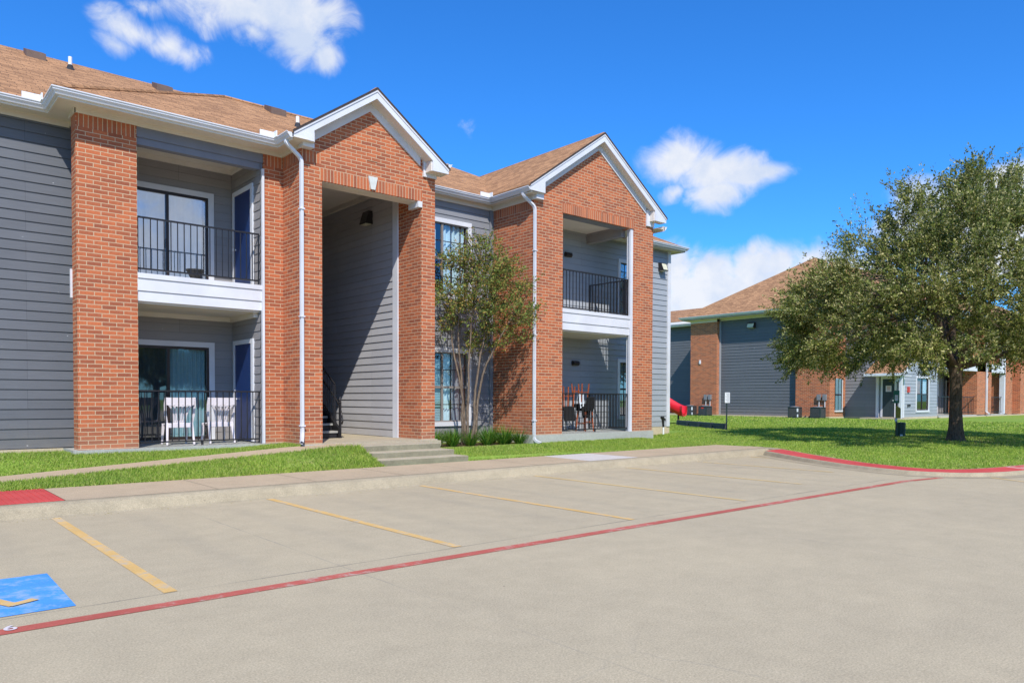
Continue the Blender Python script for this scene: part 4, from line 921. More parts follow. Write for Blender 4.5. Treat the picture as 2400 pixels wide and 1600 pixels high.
vp = p2('vent_pipe', MB().tube([(46.5,23.1,9.8),(46.5,23.1,10.5)],.07,8), M['pvc'])
# air conditioning condensers
def condenser(loc, rz, label, badge=False, tagc=True):
    t = tag(empty('air_conditioner', loc, rz), label, 'air conditioner', 'outdoor condensers along the far building')
    w, h = .31, .70; c = MB(); c.box(-w,w,-w,w,.06,.10).box(-w,w,-w,w,h-.05,h).box(-w,-w+.06,-w,-w+.06,.1,h-.05).box(w-.06,w,-w,-w+.06,.1,h-.05).box(-w,-w+.06,w-.06,w,.1,h-.05).box(w-.06,w,w-.06,w,.1,h-.05).box(-w+.04,w-.04,-w+.04,w-.04,.1,h-.05)
    b = c.build('cabinet', M['green_metal'], t); 
    g = MB(); z = .15
    while z < h-.10:
        g.box(-w-.004,-w+.03,-w+.06,w-.06,z,z+.012); g.box(-w+.06,w-.06,-w-.004,-w+.03,z,z+.012); z += .055
    g.build('louvre_panel', M['grey_metal'], t)
    MB().lathe([(.28,h+.0),(.28,h+.02),(.24,h+.03),(.05,h+.05),(.0,h+.05)],(0,0,0),20).build('fan_grille', M['grey_metal'], t)
    MB().box(-w-.05,w+.05,-w-.05,w+.05,-.06,.06).build('concrete_pad', M['found'], t)
    if badge: MB().box(-w-.012,-w-.004,-.10,.10,h-.17,h-.09).build('badge', M['red_mark'], t)
    if tagc: MB().box(-w-.010,-w-.004,-w+.01,-w+.10,h-.28,h-.08).box(-w-.010,-w-.004,-w+.01,-w+.08,.12,.28).build('rating_label', M['label_white'], t)
    return t
condenser((41.4,29.85,.42),R(12),'condenser with white labels just behind the red slide, leftmost of the four',False,True)
condenser((41.3,28.62,.42),0,'dark condenser with a red badge under the left brick pier of the far building',True,False)
condenser((41.2,22.35,.42),R(10),'dark condenser with a bluish label standing where slate siding meets the right brick pier',False,True)
condenser((41.2,20.95,.42),0,'dark condenser without label below two disconnect boxes, nearest the narrow window',False,False)
for (y0,y1,lb) in ((29.45,29.05,'black insulated refrigerant hose bundle between the two left condensers'),(21.95,21.4,'black insulated refrigerant hose bundle between the two right condensers')):
    m = MB(); m.tube([(41.7,y0,.60),(41.3,y0-.1,.46),(41.4,(y0+y1)/2,.47),(41.9,y1,.85)],.035,6); m.tube([(41.75,y0,.56),(41.25,y0-.05,.45),(41.3,(y0+y1)/2-.05,.45),(41.9,y1-.1,.6)],.025,6)
    tag(m.build('hose_bundle', M['rubber'], uv=False), lb, 'hose')
# ------------------------------------------------------------------ playground edge, slide, sign, pet station, spotlight
T0 = Vector((26.45,17.35)); T1 = Vector((29.9,22.9)); dT = (T1-T0).normalized(); L_ = 1.3
lbs = ['rightmost black plastic edging timber, behind the sign post','black plastic edging timber left of the one behind the sign post','black plastic edging timber nearest the grey building corner','black plastic edging timber half hidden by the grey building corner','black plastic edging timber behind the building']
base = None
for k in range(4):
    a = T0 + dT*(k*1.30)
    if base is None:
        t = tag(empty('edging_timber', (a.x,a.y,H(a.x,a.y)), math.atan2(dT.y,dT.x)), lbs[k], 'edging timber', 'black plastic timbers round the playground')
        m = MB(); m.box(.1,1.2,-.06,.06,.14,.25).box(.1,1.2,-.035,.035,.0,.14).box(.0,.14,-.075,.075,-.02,.26).box(1.16,1.3,-.065,.065,-.02,.25).box(.1,1.2,-.055,.055,.0,.03); bevel(m.build('timber_body', M['timber'], t), .008)
        MB().tube([(.06,0,.2),(.06,0,.225)],.03,8).build('stake', M['black'], t); base = t
    else:
        t = copy_tree(base); t.location = (a.x,a.y,H(a.x,a.y)); t['label'] = lbs[k]
# slide: curved trough coming down towards the right
def curve_slide():
    t = tag(empty('playground_slide', (30.6,22.5,.36)), 'glossy red plastic playground slide coming out from behind the grey building corner', 'slide')
    E_ = Vector((30.60,22.42,0)); u = Vector((-.30,.954,0)); v = Vector((.954,.30,0))
    path = []
    for i in range(25):
        s = i/24*3.2; z = .90 + .75*sm(s/2.2)*(s/2.0) if s < 2.0 else .90+.75+ (s-2.0)*.5
        z = .84 + .62*max(0, s-.12)**1.25*.9; path.append((s, z))
    m = MB(); prof = [(a*1.25,b*1.55) for a,b in [(-.30,.20),(-.33,.22),(-.36,.20),(-.35,.05),(-.27,-.07),(0,-.12),(.27,-.07),(.35,.05),(.36,.20),(.33,.22),(.30,.20),(.285,.06),(.2,-.02),(0,-.05),(-.2,-.02),(-.285,.06)]]
    i0 = []
    for s, z in path:
        i0.append(len(m.v)); c = E_ + u*s
        for a, b in prof: q = c + v*a; m.v.append((q.x, q.y, z+b+.04))
    n = len(prof)
    for i in range(len(path)-1):
        for k in range(n): m.f.append((i0[i]+k, i0[i]+(k+1)%n, i0[i+1]+(k+1)%n, i0[i+1]+k))
    m.f.append(tuple(i0[0]+k for k in range(n))); m.f.append(tuple(i0[-1]+k for k in reversed(range(n))))
    o = m.build('slide_chute', M['slide'], t, t, uv=False, smooth=True)
    rib = MB(); c = E_+u*.62; z = .88+.34*.47*(.35+.62*.55)
    for i in range(len(prof)-7): 
        pass
    pts = [(c.x+v.x*a*1.05, c.y+v.y*a*1.05, z+b*1.12+.04) for a, b in [(-.36,.2),(-.35,.05),(-.27,-.07),(0,-.12),(.27,-.07),(.35,.05),(.36,.2)]]; rib.tube(pts, .03, 6); sub('chute_flange', rib, M['slide'], o, uv=False)
    c = E_+u*.30; MB().tube([(c.x,c.y,.50),(c.x,c.y,.90)],.045,10).build('support_leg', M['black'], t, t); MB().tube([(c.x,c.y,.28),(c.x,c.y,.56)],.055,10).build('leg_sleeve', M['yellow_post'], t, t)
    return t
curve_slide()
t = tag(empty('notice_sign', (26.3,17.2,.31), R(66)), 'small white notice sign on a thin grey green post at the playground edge', 'sign')
MB().tube([(0,0,-.1),(0,0,1.5)],.028,8).build('sign_post', M['green_metal'], t)
bevel(MB().box(-.045,-.03,-.115,.115,1.10,1.52).build('sign_panel', M['label_white'], t), .004)
m = MB()
for k in range(9): m.box(-.048,-.045,-.09,.09-.03*(k%3),1.475-k*.041,1.490-k*.041)
m.build('sign_lettering', M['ink'], t)
t = tag(empty('pet_waste_station', (26.55,10.72,.27), R(-66)), 'green pet waste bag station with a bin on a black post near the tree', 'waste station')
MB().box(-.03,.03,-.03,.03,-.1,1.5).build('station_post', M['black'], t)
bevel(MB().box(-.10,.08,-.10,-.03,1.17,1.60).build('bag_dispenser', M['disp_green'], t), .012)
MB().box(-.06,.04,-.106,-.10,1.25,1.45).build('dispenser_label', M['label_white'], t)
MB().face((-.02,-.035,.66),(.12,-.16,.66),(.12,-.16,1.0),(-.02,-.035,1.10)).build('placard', M['sticker'], t)
MB().box(-.05,.03,-.05,-.035,.55,.66).build('small_label', M['label_white'], t)
b = MB(); b.lathe([(.0,.0),(.125,.0),(.135,.02),(.135,.24),(.142,.25),(.142,.28),(.135,.29),(.14,.46),(.145,.47),(.145,.50),(.12,.52),(.0,.53)],(.14,-.12,0),20); bi = b.build('waste_bin', M['bin_green'], t, smooth=False)
MB().box(.11,.19,-.27,-.262,.06,.12).build('bin_sticker', M['label_white'], bi)
t = tag(empty('garden_spotlight', (21.05,16.3,.33), R(0)), 'small dark spotlight on a stake by the corner of the pale siding wall', 'spotlight')
MB().tube([(0,0,0),(.0,0,.28)],.03,8).build('stake', M['pvc'], t); MB().tube([(.0,0,.25),(-.03,0,.50),(-.07,0,.60)],[.035,.045,.075],10).build('lamp_body', M['black'], t)
MB().tube([(-.12,0,.60),(.10,0,.50)],.035,8).build('hood', M['black'], t)
# ------------------------------------------------------------------ things on the porches
def plastic_chair(loc, rz, label):
    t = tag(empty('patio_chair', loc, rz), label, 'chair', 'white plastic chairs on the lower porch')
    # the back faces -y, the sitter looks to +y
    def leg(x0,y0,x1,y1,z1,w=.028): 
        m = MB(); m.tube([(x0,y0,0),((x0+x1)/2*1.0,(y0+y1)/2,z1*.5),(x1,y1,z1)],[.026,.034,.040],4,sq=True); return m
    for sx in (-1,1):
        bevel(leg(sx*.27,-.10,sx*.245,.02,.46).build('leg', M['plastic'], t, uv=False), .006); bevel(leg(sx*.25,.46,sx*.23,.40,.44).build('leg', M['plastic'], t, uv=False), .006)
        m = MB(); m.tube([(sx*.245,.03,.42),(sx*.285,-.01,.66),(sx*.295,-.05,.85),(sx*.285,-.08,1.0)],[.036,.034,.034,.03],4,sq=True); bevel(m.build('back_post', M['plastic'], t, uv=False), .006)
    s = MB(); s.box(-.24,.24,.0,.46,.415,.445).box(-.24,.24,-.015,.02,.36,.46).box(-.24,.24,.44,.47,.38,.44); bevel(s.build('seat', M['plastic'], t), .012)
    b = MB()
    # solid top band
    n = 8
    for k in range(n):
        xa, xb = -.27+.54*k/n, -.27+.54*(k+1)/n; f = lambda x: -.085+.05*(x/.28)**2*0-.0; za = .845+.035*(1-(xa/.27)**2)*-1; zb = .845+.035*(1-(xb/.27)**2)*-1
        b.prism_y([(xa,za),(xb,zb),(xb,1.0),(xa,1.0)], -.10,-.07)
    b.box(-.13,.13,-.01,.015,.45,.52)
    for j, x in enumerate((-.12,-.075,-.03,.015+.0,.06+.0,.105)):
        xb_ = x+.008; xt = xb_*2.05; w = .014
        m0 = [(xb_,.0,.48),(xb_*1.1,-.03,.62),(xb_*1.45,-.06,.75),(xt,-.085,.86)]
        b.tube(m0, [.021,.024,.028,.031], 4, sq=True)
    bevel(b.build('backrest', M['plastic'], t, uv=False), .004)
    return t
plastic_chair((5.02,16.62,ZF),R(-3),'white plastic garden chair on the lower left porch, farther from the blue door')
plastic_chair((5.90,16.66,ZF),R(2),'white plastic garden chair on the lower left porch, nearer the blue door')
t = MB().lathe([(0,0),(.09,0),(.10,.07),(.09,.08),(.13,.16),(.175,.24),(.185,.245),(.185,.275),(.165,.275),(.155,.24),(0,.22)],(0,0,0),24).build('planter_bowl', M['pot'], uv=False)
t.location = (5.36,16.62,4.01); tag(t, 'empty dark planter bowl on the upper left balcony behind the railing', 'planter')
def stool(loc, rx, rz, label, rag=False, dark=False):
    t = tag(empty('bar_stool', loc, rz), label, 'bar stool', 'stacked wooden bar stools on the right porch'); t.rotation_euler = (rx, 0, rz)
    for sx in (-1,1):
        for sy in (-1,1):
            m = MB(); m.tube([(sx*.20,sy*.19,0),(sx*.155,sy*.145,.64)],[.019,.024],4,sq=True); m.build('leg', M['wood_red'], t, uv=False)
    for (a,b,z) in (((-.19,-.18),(.19,-.18),.22),((-.18,.18),(.18,.18),.30),((-.19,-.18),(-.18,.18),.26),((.19,-.18),(.18,.18),.26)):
        MB().tube([(a[0],a[1],z),(b[0],b[1],z)],.014,4,sq=True).build('rung', M['wood_red'], t, uv=False)
    bevel(MB().box(-.20,.20,-.20,.20,.62,.74).build('seat', M['blackfab'], t), .03)
    m = MB(); m.prism_x([(.17,.70),(.21,.70),(.25,1.05),(.21,1.06)],-.19,.19); bevel(m.build('backrest', M['blackfab'], t), .015)
    return t
stool((16.88,16.10,ZF),0,R(185),'black seated bar stool with bright orange legs standing upright on the right porch')
stool((16.80,16.22,ZF+1.47),math.pi,R(12),'upside down bar stool stacked on the upright one, legs in the air')
stool((16.30,16.35,ZF+1.38),math.pi,R(-14),'second upside down bar stool left of the stacked pair, its black back hanging down')
m = MB(); n = 10
for k in range(n):
    a = lambda q: (16.50+.22*q, 16.0-.03*math.sin(q*9), 0)
    p, q = k/n, (k+1)/n; A, B = a(p), a(q); top = 1.72; lo = lambda s: 1.50 - .24*math.sin(min(1,s*1.4)*2.3)
    m.face((A[0],A[1],lo(p)),(B[0],B[1],lo(q)),(B[0]+.05,B[1]+.06,top),(A[0]+.05,A[1]+.06,top)); m.face((A[0]+.05,A[1]+.06,top),(B[0]+.05,B[1]+.06,top),(B[0]+.08,B[1]+.16,top-.2),(A[0]+.08,A[1]+.16,top-.2))
o = m.build('cleaning_cloth', M['cloth'], uv=False); o.modifiers.new('s','SOLIDIFY').thickness = .006; tag(o, 'white cloth hung over the stacked bar stools', 'cloth')
# ------------------------------------------------------------------ vegetation
def unit(v): return v/np.linalg.norm(v, axis=-1, keepdims=True)
def leaves_from_twigs(tw0, tw1, per, size, droop=.0, w=.45, spread=.05, jit=1.0):
    """tw0, tw1 (N,3) twig ends -> leaf quads"""
    N = len(tw0); t = rng.random((N, per))**.8
    base = tw0[:,None]*(1-t[...,None]) + tw1[:,None]*t[...,None]; base[...,2] -= droop*np.sin(t*np.pi)*.3
    d = unit(tw1-tw0)[:,None] + rng.normal(0, .75*jit, (N,per,3)); d = unit(d); base = base + rng.normal(0, spread, base.shape)
    s = size*(.55+.9*rng.random((N,per,1))); side = unit(np.cross(d, rng.normal(0,1,(N,per,3)))) * s*w
    nrm = unit(np.cross(d, side)); p0 = base; p1 = base + d*s*.5 + side*.5; p2_ = base + d*s + nrm*s*.08; p3 = base + d*s*.5 - side*.5
    return np.stack([p0,p1,p2_,p3], axis=2).reshape(-1,3)
def smooth_tube(mb, a, b, r0, r1, bend, n=6, sides=7):
    a, b, bend = map(np.array, (a, b, bend)); pts = []
    for i in range(n+1):
        t = i/n; pts.append(tuple(a*(1-t)**2 + (a+b)/2*2*t*(1-t) + bend*2*t*(1-t) + b*t*t))
    mb.tube(pts, r0, sides, r1, cap=False); return np.array(pts)
def big_tree(loc, label, group, seed=3, leaves=44, ncl=320, scale=1., name='shade_tree'):
    global rng; keep = rng; rng = np.random.default_rng(seed)
    t = tag(empty(name, loc), label, 'tree', group)
    tr = MB(); n = 9; pts = [(0,0,-.1),(.0,.0,.12),(.01,0,.45),(.03,.02,1.0),(.06,.03,1.6),(.08,.05,2.15),(.09,.05,2.5)]
    tr.tube(pts, [.36,.255,.20,.175,.168,.185,.20], 14, cap=False); trunk = tr.build('trunk', M['bark'], t, uv=False, smooth=True)
    top = np.array(pts[-1]); limbs = MB(); nodes = []
    nl = 9
    for k in range(nl):
        a = 2*math.pi*k/nl + rng.normal(0,.25); ro = 2.0+1.8*rng.random(); zt = 3.6+2.6*rng.random() if k % 3 else 6.6
        if k % 3 == 0: ro = .6+1.1*rng.random()
        e = np.array([math.cos(a)*ro, math.sin(a)*ro, zt]); st = top + np.array([0,0,-.45*rng.random()])
        P = smooth_tube(limbs, st, e, .105, .035, np.array([math.cos(a)*.35,math.sin(a)*.35,-.35]), 7)
        nodes += [p for p in P[2:]]
        for j in range(3):
            s0 = P[3+j]; a2 = a + rng.normal(0,.7); e2 = s0 + np.array([math.cos(a2)*1.5, math.sin(a2)*1.5, .2+1.3*rng.random()]); Q = smooth_tube(limbs, s0, e2, .045, .018, rng.normal(0,.15,3), 5, 5); nodes += [p for p in Q[2:]]
    nodes = np.array(nodes)
    # clusters inside the envelope
    C = []
    def env(x, y):
        r = math.hypot(x, y)/5.05; q = r*5.05; return 2.35 + .5*(1-min(1,r)), float(np.interp(q, [0,1.2,2.4,3.6,4.2,5.0], [8.0,7.75,7.0,5.9,5.0,3.9]))
    while len(C) < ncl:
        a = rng.random()*2*math.pi; r = 4.95*math.sqrt(rng.random()); x, y = r*math.cos(a), r*math.sin(a); zl, zh = env(x,y); 
        u = rng.random(); u = u if rng.random() < .35 else (1-(1-u)**2.2 if rng.random() < .62 else u**2.4)
        z = zl+.25+(zh-zl-.35)*u
        if r < 2 and 2.7 < z < 5.5 and rng.random() < .75: continue
        if z < 3.0 and r < 1.6: continue
        C.append((x,y,z))
    C = np.array(C); T0_, T1_ = [], []; tw = MB()
    for c in C:
        i = np.argmin(((nodes-c)**2).sum(1)+ (nodes[:,2] > c[2]+.8)*2); s0 = nodes[i]
        smooth_tube(tw, s0, c, .024, .010, rng.normal(0,.12,3)+np.array([0,0,.1]), 4, 4)
        out = np.array([c[0]*.9, c[1]*.9, (c[2]-3.9)*.7]); out = out/np.linalg.norm(out)
        k = int(22+12*rng.random()); dirs = unit(out*1.15 + rng.normal(0,.72,(k,3)) + np.array([0,0,-.22 if c[2] < 3.6 else .18])); ln = .30+.62*rng.random((k,1))
        st = c + rng.normal(0,.16,(k,3)); T0_.append(st); T1_.append(st+dirs*ln)
    T0_, T1_ = np.concatenate(T0_), np.concatenate(T1_)
    V = [leaves_from_twigs(T0_, T1_, leaves, .072, w=.46, spread=.032, jit=.8)]
    # long whip shoots standing out of the outline
    m = 200; a = rng.random(m)*2*math.pi; r = .8+4.1*np.sqrt(rng.random(m)); x, y = r*np.cos(a), r*np.sin(a); zh = np.array([env(p,q)[1] for p,q in zip(x,y)])
    s = np.stack([x,y,zh-.35],1); o = unit(np.stack([x*.16,y*.16,np.ones(m)*(1.1-.13*r)],1)+rng.normal(0,.16,(m,3))); e = s+o*(.55+.75*rng.random((m,1)))
    V.append(leaves_from_twigs(s, e, 26, .07, w=.5, spread=.03, jit=.8))
    # hanging skirts low on the crown
    m = 260; a = rng.random(m)*2*math.pi; r = 1.8+3.2*np.sqrt(rng.random(m)); s = np.stack([r*np.cos(a), r*np.sin(a), 2.75+.5*rng.random(m)-.05*r],1); e = s+unit(rng.normal(0,.5,(m,3))+np.array([0,0,-.9]))*(.35+.45*rng.random((m,1))); V.append(leaves_from_twigs(s,e,24,.075,w=.5,spread=.05))
    for i in range(0,len(T0_),3): tw.tube([tuple(T0_[i]),tuple(T1_[i])], .006, 3, .003, cap=False)
    limbs.v += []; 
    sub('limbs', limbs, M['bark'], t, uv=False, smooth=True); sub('twigs', tw, M['bark'], t, uv=False)
    cr = np_mesh('crown', np.concatenate(V), None, 4, M['leaf'], t)
    if scale != 1: t.scale = (scale,)*3
    rng = keep; return t
T1 = big_tree((25.25,8.45,.27), 'large dark green shade tree on the lawn in front of the far building', 'shade trees round the parking lot')
for i, (x,y,s,rz,lb) in enumerate(((13.5,-13.5,1.0,1.1,'leafy shade tree across the parking lot, mirrored in the lower sliding door'),(21.5,-14.5,1.05,2.6,'leafy shade tree across the parking lot, right of the mirrored one'),(5.5,-15.5,.95,4.0,'leafy shade tree across the parking lot, left of the mirrored one'))):
    c = copy_tree(T1); c.location = (x,y,0); c.rotation_euler.z = rz; c.scale = (s,s,s); c['label'] = lb
# small multi-stem tree in the planting bed
def small_tree():
    global rng; rng = np.random.default_rng(11)
    bx, by, bz = 12.02, 15.75, .30
    t = tag(empty('crepe_myrtle', (bx,by,bz)), 'slender small tree with four pale stems in front of the window by the brick pier', 'tree')
    rt = np.array([.757,-.653,0]); fw = np.array([.653,.757,0])
    tips = []; 
    stems = [((-.14,.05),(-.13,0,1.3),(-.42,.0,3.0),(-.40,.0,4.6)), ((.0,0),(.02,.0,1.4),(.10,.05,3.1),(.30,-.1,4.8)), ((.14,-.04),(.24,.0,1.6),(.45,.1,2.9),(.80,.1,4.4)), ((.18,.06),(.36,.1,1.7),(.85,.0,2.8),(1.55,.0,3.9)), ((-.02,.06),(-.15,.1,1.6),(-.25,.1,3.4),(.0,.1,5.6))]
    allpts = []
    for k, (b, p1, p2_, p3) in enumerate(stems):
        m = MB(); f = lambda q: tuple(rt*q[0]+fw*q[1]+np.array([0,0,q[2] if len(q) > 2 else 0]))
        P = [np.array(f((b[0],b[1],-.05))), np.array(f(p1)), np.array(f(p2_)), np.array(f(p3))]; pts = []
        for i in range(14):
            tt = i/13*3; j = min(2,int(tt)); u = tt-j; a0 = P[max(0,j-1)]; a1 = P[j]; a2 = P[j+1]; a3 = P[min(3,j+2)]
            q = .5*((2*a1)+(-a0+a2)*u+(2*a0-5*a1+4*a2-a3)*u*u+(-a0+3*a1-3*a2+a3)*u**3); pts.append(tuple(q+rng.normal(0,.012,3)))
        m.tube(pts, .042, 8, .008, cap=False); m.build('stem', M['bark2'], t, uv=False, smooth=True); allpts += pts[4:]
    allpts = np.array(allpts); C = []; tw = MB()
    # crown outline in (lateral, depth, height)
    while len(C) < 135:
        a = rng.normal(.45,.62); z = 2.3+3.3*rng.beta(2.0,2.0); half = 1.45*math.sin(min(1,max(0,(z-1.9)/3.9))*math.pi)**.75; cx = .30+(.25 if z < 4.3 else -.3)
        if abs(a-cx) > half: continue
        if z < 2.9 and a < -.1: continue
        C.append((a, rng.normal(0,.42), z))
    T0_, T1_ = [], []
    for (a,dp,z) in C:
        c = rt*a+fw*dp*.9+np.array([0,0,z]); i = np.argmin(((allpts-c)**2).sum(1)+(allpts[:,2] > c[2])*1.5); smooth_tube(tw, allpts[i], c, .012, .005, rng.normal(0,.05,3), 4, 4)
        out = unit(np.array([*(rt*(a-.35)+fw*dp)[:2], .6])); k = 9; dirs = unit(out+rng.normal(0,.75,(k,3))); st = c+rng.normal(0,.09,(k,3)); T0_.append(st); T1_.append(st+dirs*(.14+.30*rng.random((k,1))))
    for (a,z,l) in ((.05,5.0,.5),(-.75,3.9,.5),(1.7,4.2,.4),(-.1,4.9,.4),(.75,4.7,.45),(-.95,2.9,.35),(1.75,3.5,.3)):
        c = rt*a+np.array([0,0,z]); T0_.append(c[None]); T1_.append((c+rt*(a-.3)*.25+np.array([0,0,l]))[None])
    T0_, T1_ = np.concatenate(T0_), np.concatenate(T1_)
    for i in range(len(T0_)): tw.tube([tuple(T0_[i]),tuple(T1_[i])], .004, 3, .002, cap=False)
    sub('twigs', tw, M['bark'], t, uv=False)
    np_mesh('crown', leaves_from_twigs(T0_, T1_, 15, .062, w=.5, spread=.03), None, 4, M['leaf2'], t)
small_tree()
# strap-leaved border plants under it
def clump(seed, s):
    g_ = np.random.default_rng(seed); m = MB()
    for k in range(150):
        a = g_.random()*2*math.pi; r0 = .10*g_.random(); L = (.22+.16*g_.random())*s; tilt = .25+.9*g_.random(); w = .008+.005*g_.random(); ca, sa = math.cos(a), math.sin(a); P = []
        for i in range(4):
            u = i/3; rr = r0 + L*math.sin(tilt)*u*(1+.35*u); z = L*(u*math.cos(tilt*.55) - .30*u*u*tilt)*1.15; P.append((rr, z))
        for i in range(3):
            wa, wb = w*(1-i/3.2), w*(1-(i+1)/3.2); (ra,za),(rb,zb) = P[i],P[i+1]
            m.face((ra*ca+sa*wa,ra*sa-ca*wa,za),(ra*ca-sa*wa,ra*sa+ca*wa,za),(rb*ca-sa*wb,rb*sa+ca*wb,zb),(rb*ca+sa*wb,rb*sa-ca*wb,zb))
    return m
b0 = None
for i, (x,y,s) in enumerate(((10.85,15.55,.9),(11.1,15.85,1.0),(11.4,15.55,1.0),(11.65,15.9,1.05),(11.9,15.45,.95),(12.2,15.85,1.0),(12.45,15.45,1.05),(12.75,15.8,1.1),(13.0,15.45,1.05),(13.3,15.65,1.15),(13.55,15.4,1.0),(13.15,16.1,1.1),(12.5,16.25,1.05),(11.3,16.25,1.0),(11.9,16.3,1.0))):
    if i < 3: b0 = clump(40+i, 1.3).build('border_plant', M['liriope'], uv=False); o = b0; protos = (protos if i else []) + [b0]
    else: o = protos[i % 3].copy(); link(o)
    o.location = (x,y,H(x,y)); o.scale = (s,)*3; o.rotation_euler.z = i*1.7
    tag(o, 'tufted border plant with arching strap leaves in the bed under the small tree', 'border plant', 'border plants under the small tree')
# grass blades over the lawn
def grass():
    out = []
    def scatter(x0,x1,y0,y1,dens,h,w,patch=1.0,cond=None):
        n = int((x1-x0)*(y1-y0)*dens); x = x0+(x1-x0)*rng.random(n); y = y0+(y1-y0)*rng.random(n)
        pn = np.sin(x*1.7+np.sin(y*2.3)*1.5)*np.sin(y*1.9+np.cos(x*1.1)) ; keep = rng.random(n) < np.clip(.85+.35*pn, .35, 1)
        x, y = x[keep], y[keep]
        if cond is not None: k = np.array([cond(a,b) for a,b in zip(x,y)]); x, y = x[k], y[k]
        z = np.array([H(a,b) for a,b in zip(x,y)]); n = len(x); a = rng.random(n)*2*math.pi; hh = h*(.45+.8*rng.random(n)); ww = w*(.6+.8*rng.random(n)); le = rng.normal(0,.45,n)*hh; lf = rng.normal(0,.45,n)*hh
        p0 = np.stack([x-np.cos(a)*ww, y-np.sin(a)*ww, z-.004],1); p1 = np.stack([x+np.cos(a)*ww, y+np.sin(a)*ww, z-.004],1); p2_ = np.stack([x+le, y+lf, z+hh],1)
        out.append(np.stack([p0,p1,p2_],1).reshape(-1,3))
    scatter(1.0,7.93,13.08,14.12,4200,.05,.007); scatter(1.0,7.1,15.17,16.02,3600,.05,.007); scatter(.9,3.1,16.0,16.97,2500,.06,.007)
    scatter(6.6,7.9,13.12,14.1,1500,.08,.008)
    scatter(10.13,13.9,13.12,15.2,2600,.05,.008,cond=lambda a,b: not (a > 10.7 and b > 15.0)); scatter(13.85,19.4,13.14,15.15,2400,.055,.008)
    il = lambda a,b: inpoly(a-.03,b-.03) and inpoly(a,b)
    scatter(16.9,24,5.2,17,1100,.045,.009,cond=lambda a,b: il(a,b) and not (a < 19.6 and b > 13.1)); scatter(24,34,4.6,24,420,.05,.014,cond=il); scatter(34,41.8,4.3,30,130,.06,.028,cond=il)
    return np.concatenate(out)
o = np_mesh('grass', grass(), None, 3, M['blade']); tag(o, 'short mown green grass over the lawns', 'grass', kind='stuff')
# a few fallen leaves and bits of debris along the kerb
m = MB()
for k in range(150):
    x = 1+17*random.random(); y = 11.06-abs(random.gauss(0,.07)); s = .006+.012*random.random(); a = random.random()*6.28; z = .006
    m.face((x-s*math.cos(a),y-s*math.sin(a),z),(x+s*.5*math.sin(a),y-s*.5*math.cos(a),z+.004),(x+s*math.cos(a),y+s*math.sin(a),z),(x-s*.5*math.sin(a),y+s*.5*math.cos(a),z+.003))
tag(m.build('leaf_litter', M['sticker'], uv=False), 'scattered dry leaf litter along the foot of the kerb', 'leaf litter', kind='stuff')
# ------------------------------------------------------------------ light, sky, camera
SUN = Vector((-.60,-1.0,1.17)).normalized()
ld = bpy.data.lights.new('sun', 'SUN'); ld.energy = 4.4; ld.angle = R(.53); ld.color = (1.0,.955,.89); lo = link(bpy.data.objects.new('sun', ld)); lo.rotation_euler = SUN.to_track_quat('Z','Y').to_euler()
W = bpy.data.worlds.new('World'); S.world = W; W.use_nodes = True; wt = W.node_tree; wt.nodes.clear()
def wn(ty, **k):
    x = wt.nodes.new(ty)
    for a, b in k.items(): setattr(x, a, b)
    return x
wl = wt.links.new
sky = wn('ShaderNodeTexSky', sky_type='NISHITA'); sky.sun_disc = False; sky.sun_elevation = math.asin(SUN.z); sky.sun_rotation = math.atan2(SUN.x, SUN.y); sky.ozone_density = 2.2; sky.dust_density = .35; sky.air_density = 1.0; sky.altitude = 150
def wmath(op, a, b=0., c=None, clamp=False):
    x = wn('ShaderNodeMath', operation=op); x.use_clamp = clamp
    for i, v in enumerate((a, b) if c is None else (a, b, c)):
        if isinstance(v, (int, float)): x.inputs[i].default_value = v
        else: wl(v, x.inputs[i])
    return x.outputs[0]
tc = wn('ShaderNodeTexCoord'); sx = wn('ShaderNodeSeparateXYZ'); wl(tc.outputs['Generated'], sx.inputs[0])
az = wmath('ARCTAN2', sx.outputs[0], sx.outputs[1]); el = wmath('ARCSINE', sx.outputs[2])
cb_ = wn('ShaderNodeCombineXYZ'); wl(az, cb_.inputs[0]); wl(el, cb_.inputs[1])
def wnoise(vec, scale, detail, rough=.6, dist=0.):
    x = wn('ShaderNodeTexNoise'); wl(vec, x.inputs['Vector']); x.inputs['Scale'].default_value = scale; x.inputs['Detail'].default_value = detail; x.inputs['Roughness'].default_value = rough; x.inputs['Distortion'].default_value = dist; return x
wob = wnoise(cb_.outputs[0], 9, 3); wv = wn('ShaderNodeVectorMath', operation='MULTIPLY_ADD'); wl(wob.outputs['Color'], wv.inputs[0]); wv.inputs[1].default_value = (.035,.035,0); wl(cb_.outputs[0], wv.inputs[2])
wv2 = wn('ShaderNodeVectorMath', operation='SUBTRACT'); wl(wv.outputs[0], wv2.inputs[0]); wv2.inputs[1].default_value = (.0175,.0175,0)
field = None
for (a0,e0,ra,re,st) in CLOUDS:
    m_ = wn('ShaderNodeVectorMath', operation='SUBTRACT'); wl(wv2.outputs[0], m_.inputs[0]); m_.inputs[1].default_value = (a0,e0,0)
    s_ = wn('ShaderNodeVectorMath', operation='MULTIPLY'); wl(m_.outputs[0], s_.inputs[0]); s_.inputs[1].default_value = (1/ra,1/re,0)
    l_ = wn('ShaderNodeVectorMath', operation='LENGTH'); wl(s_.outputs[0], l_.inputs[0])
    v = wmath('MULTIPLY', wmath('SUBTRACT', 1.0, l_.outputs['Value'], clamp=True), st)
    field = v if field is None else wmath('MAXIMUM', field, v)
n1 = wnoise(cb_.outputs[0], 17, 12, .62, .6); n2 = wnoise(cb_.outputs[0], 7, 5, .55)
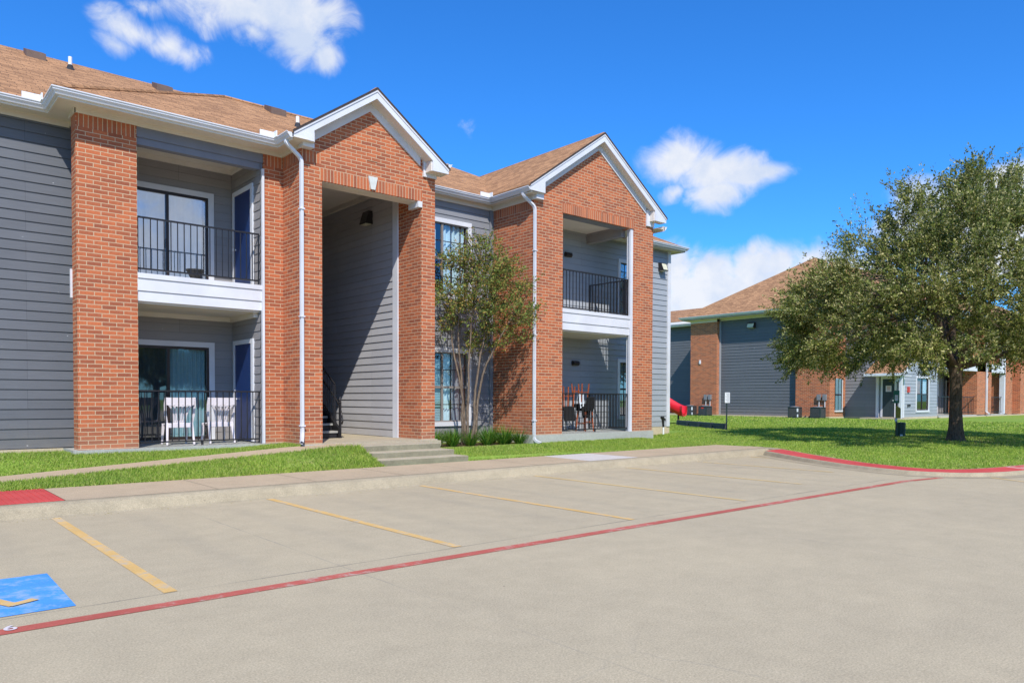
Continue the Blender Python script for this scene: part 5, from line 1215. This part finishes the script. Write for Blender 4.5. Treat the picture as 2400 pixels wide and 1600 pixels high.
f = wmath('ADD', wmath('SUBTRACT', wmath('MULTIPLY', field, 1.25), .16), wmath('MULTIPLY', wmath('SUBTRACT', n1.outputs['Fac'], .5), 2.3)); f = wmath('ADD', f, wmath('MULTIPLY', wmath('SUBTRACT', n2.outputs['Fac'], .5), .9))
f = wmath('MULTIPLY', f, wmath('MULTIPLY', field, 6., clamp=True))
mr = wn('ShaderNodeMapRange', interpolation_type='SMOOTHSTEP'); wl(f, mr.inputs[0]); mr.inputs[1].default_value = -.02; mr.inputs[2].default_value = 1.08; mask = mr.outputs[0]
tint = wn('ShaderNodeMix', data_type='RGBA', blend_type='MULTIPLY'); tint.inputs[0].default_value = 1; wl(sky.outputs[0], tint.inputs[6]); tint.inputs[7].default_value = (*SKYTINT, 1)
hs = wn('ShaderNodeHueSaturation'); hs.inputs['Saturation'].default_value = SKYSAT; hs.inputs['Value'].default_value = SKYVAL; wl(tint.outputs[2], hs.inputs['Color'])
cr = wn('ShaderNodeValToRGB'); wl(wnoise(cb_.outputs[0], 11, 6, .6).outputs['Fac'], cr.inputs[0]); cr.color_ramp.elements[0].position = .40; cr.color_ramp.elements[0].color = (*[c*CLV for c in (.66,.76,.95)],1); cr.color_ramp.elements[1].position = .62; cr.color_ramp.elements[1].color = (*[c*CLV for c in (.93,.95,1.0)],1)
cm = wn('ShaderNodeMix', data_type='RGBA'); wl(wmath('MULTIPLY', mask, .96), cm.inputs[0]); wl(hs.outputs[0], cm.inputs[6]); wl(cr.outputs[0], cm.inputs[7])
bg = wn('ShaderNodeBackground'); bg.inputs['Strength'].default_value = .1; wl(cm.outputs[2], bg.inputs[0]); wo = wn('ShaderNodeOutputWorld'); wl(bg.outputs[0], wo.inputs[0])
# camera (position, level of pitch and roll solved from the vanishing points)
yaw, pit, rol = .85884234, -.02263755, .0033139
f_ = Vector((math.cos(yaw),math.sin(yaw),0)); r_ = Vector((math.sin(yaw),-math.cos(yaw),0)); u_ = Vector((0,0,1))
f2 = f_*math.cos(pit)+u_*math.sin(pit); u2 = u_*math.cos(pit)-f_*math.sin(pit); r3 = r_*math.cos(rol)+u2*math.sin(rol); u3 = u2*math.cos(rol)-r_*math.sin(rol)
cd = bpy.data.cameras.new('camera'); co = link(bpy.data.objects.new('camera', cd)); cd.sensor_width = 36; cd.lens = 1752.09/2400*36; cd.shift_y = 173.593/2400; cd.clip_start = .1; cd.clip_end = 3000
mt = Matrix((r3, u3, -f2)).transposed().to_4x4(); mt.translation = Vector((0,0,1.55)); co.matrix_world = mt
S.camera = co
S.render.engine = 'CYCLES'; S.cycles.max_bounces = 8; S.cycles.transparent_max_bounces = 12; S.cycles.diffuse_bounces = 4; S.cycles.caustics_reflective = False; S.cycles.caustics_refractive = False
S.cycles.sample_clamp_indirect = 8
S.view_settings.view_transform = 'Standard'; S.view_settings.look = 'None'; S.view_settings.gamma = 1; S.view_settings.exposure = EXPO
S.render.resolution_x = 1024; S.render.resolution_y = 682
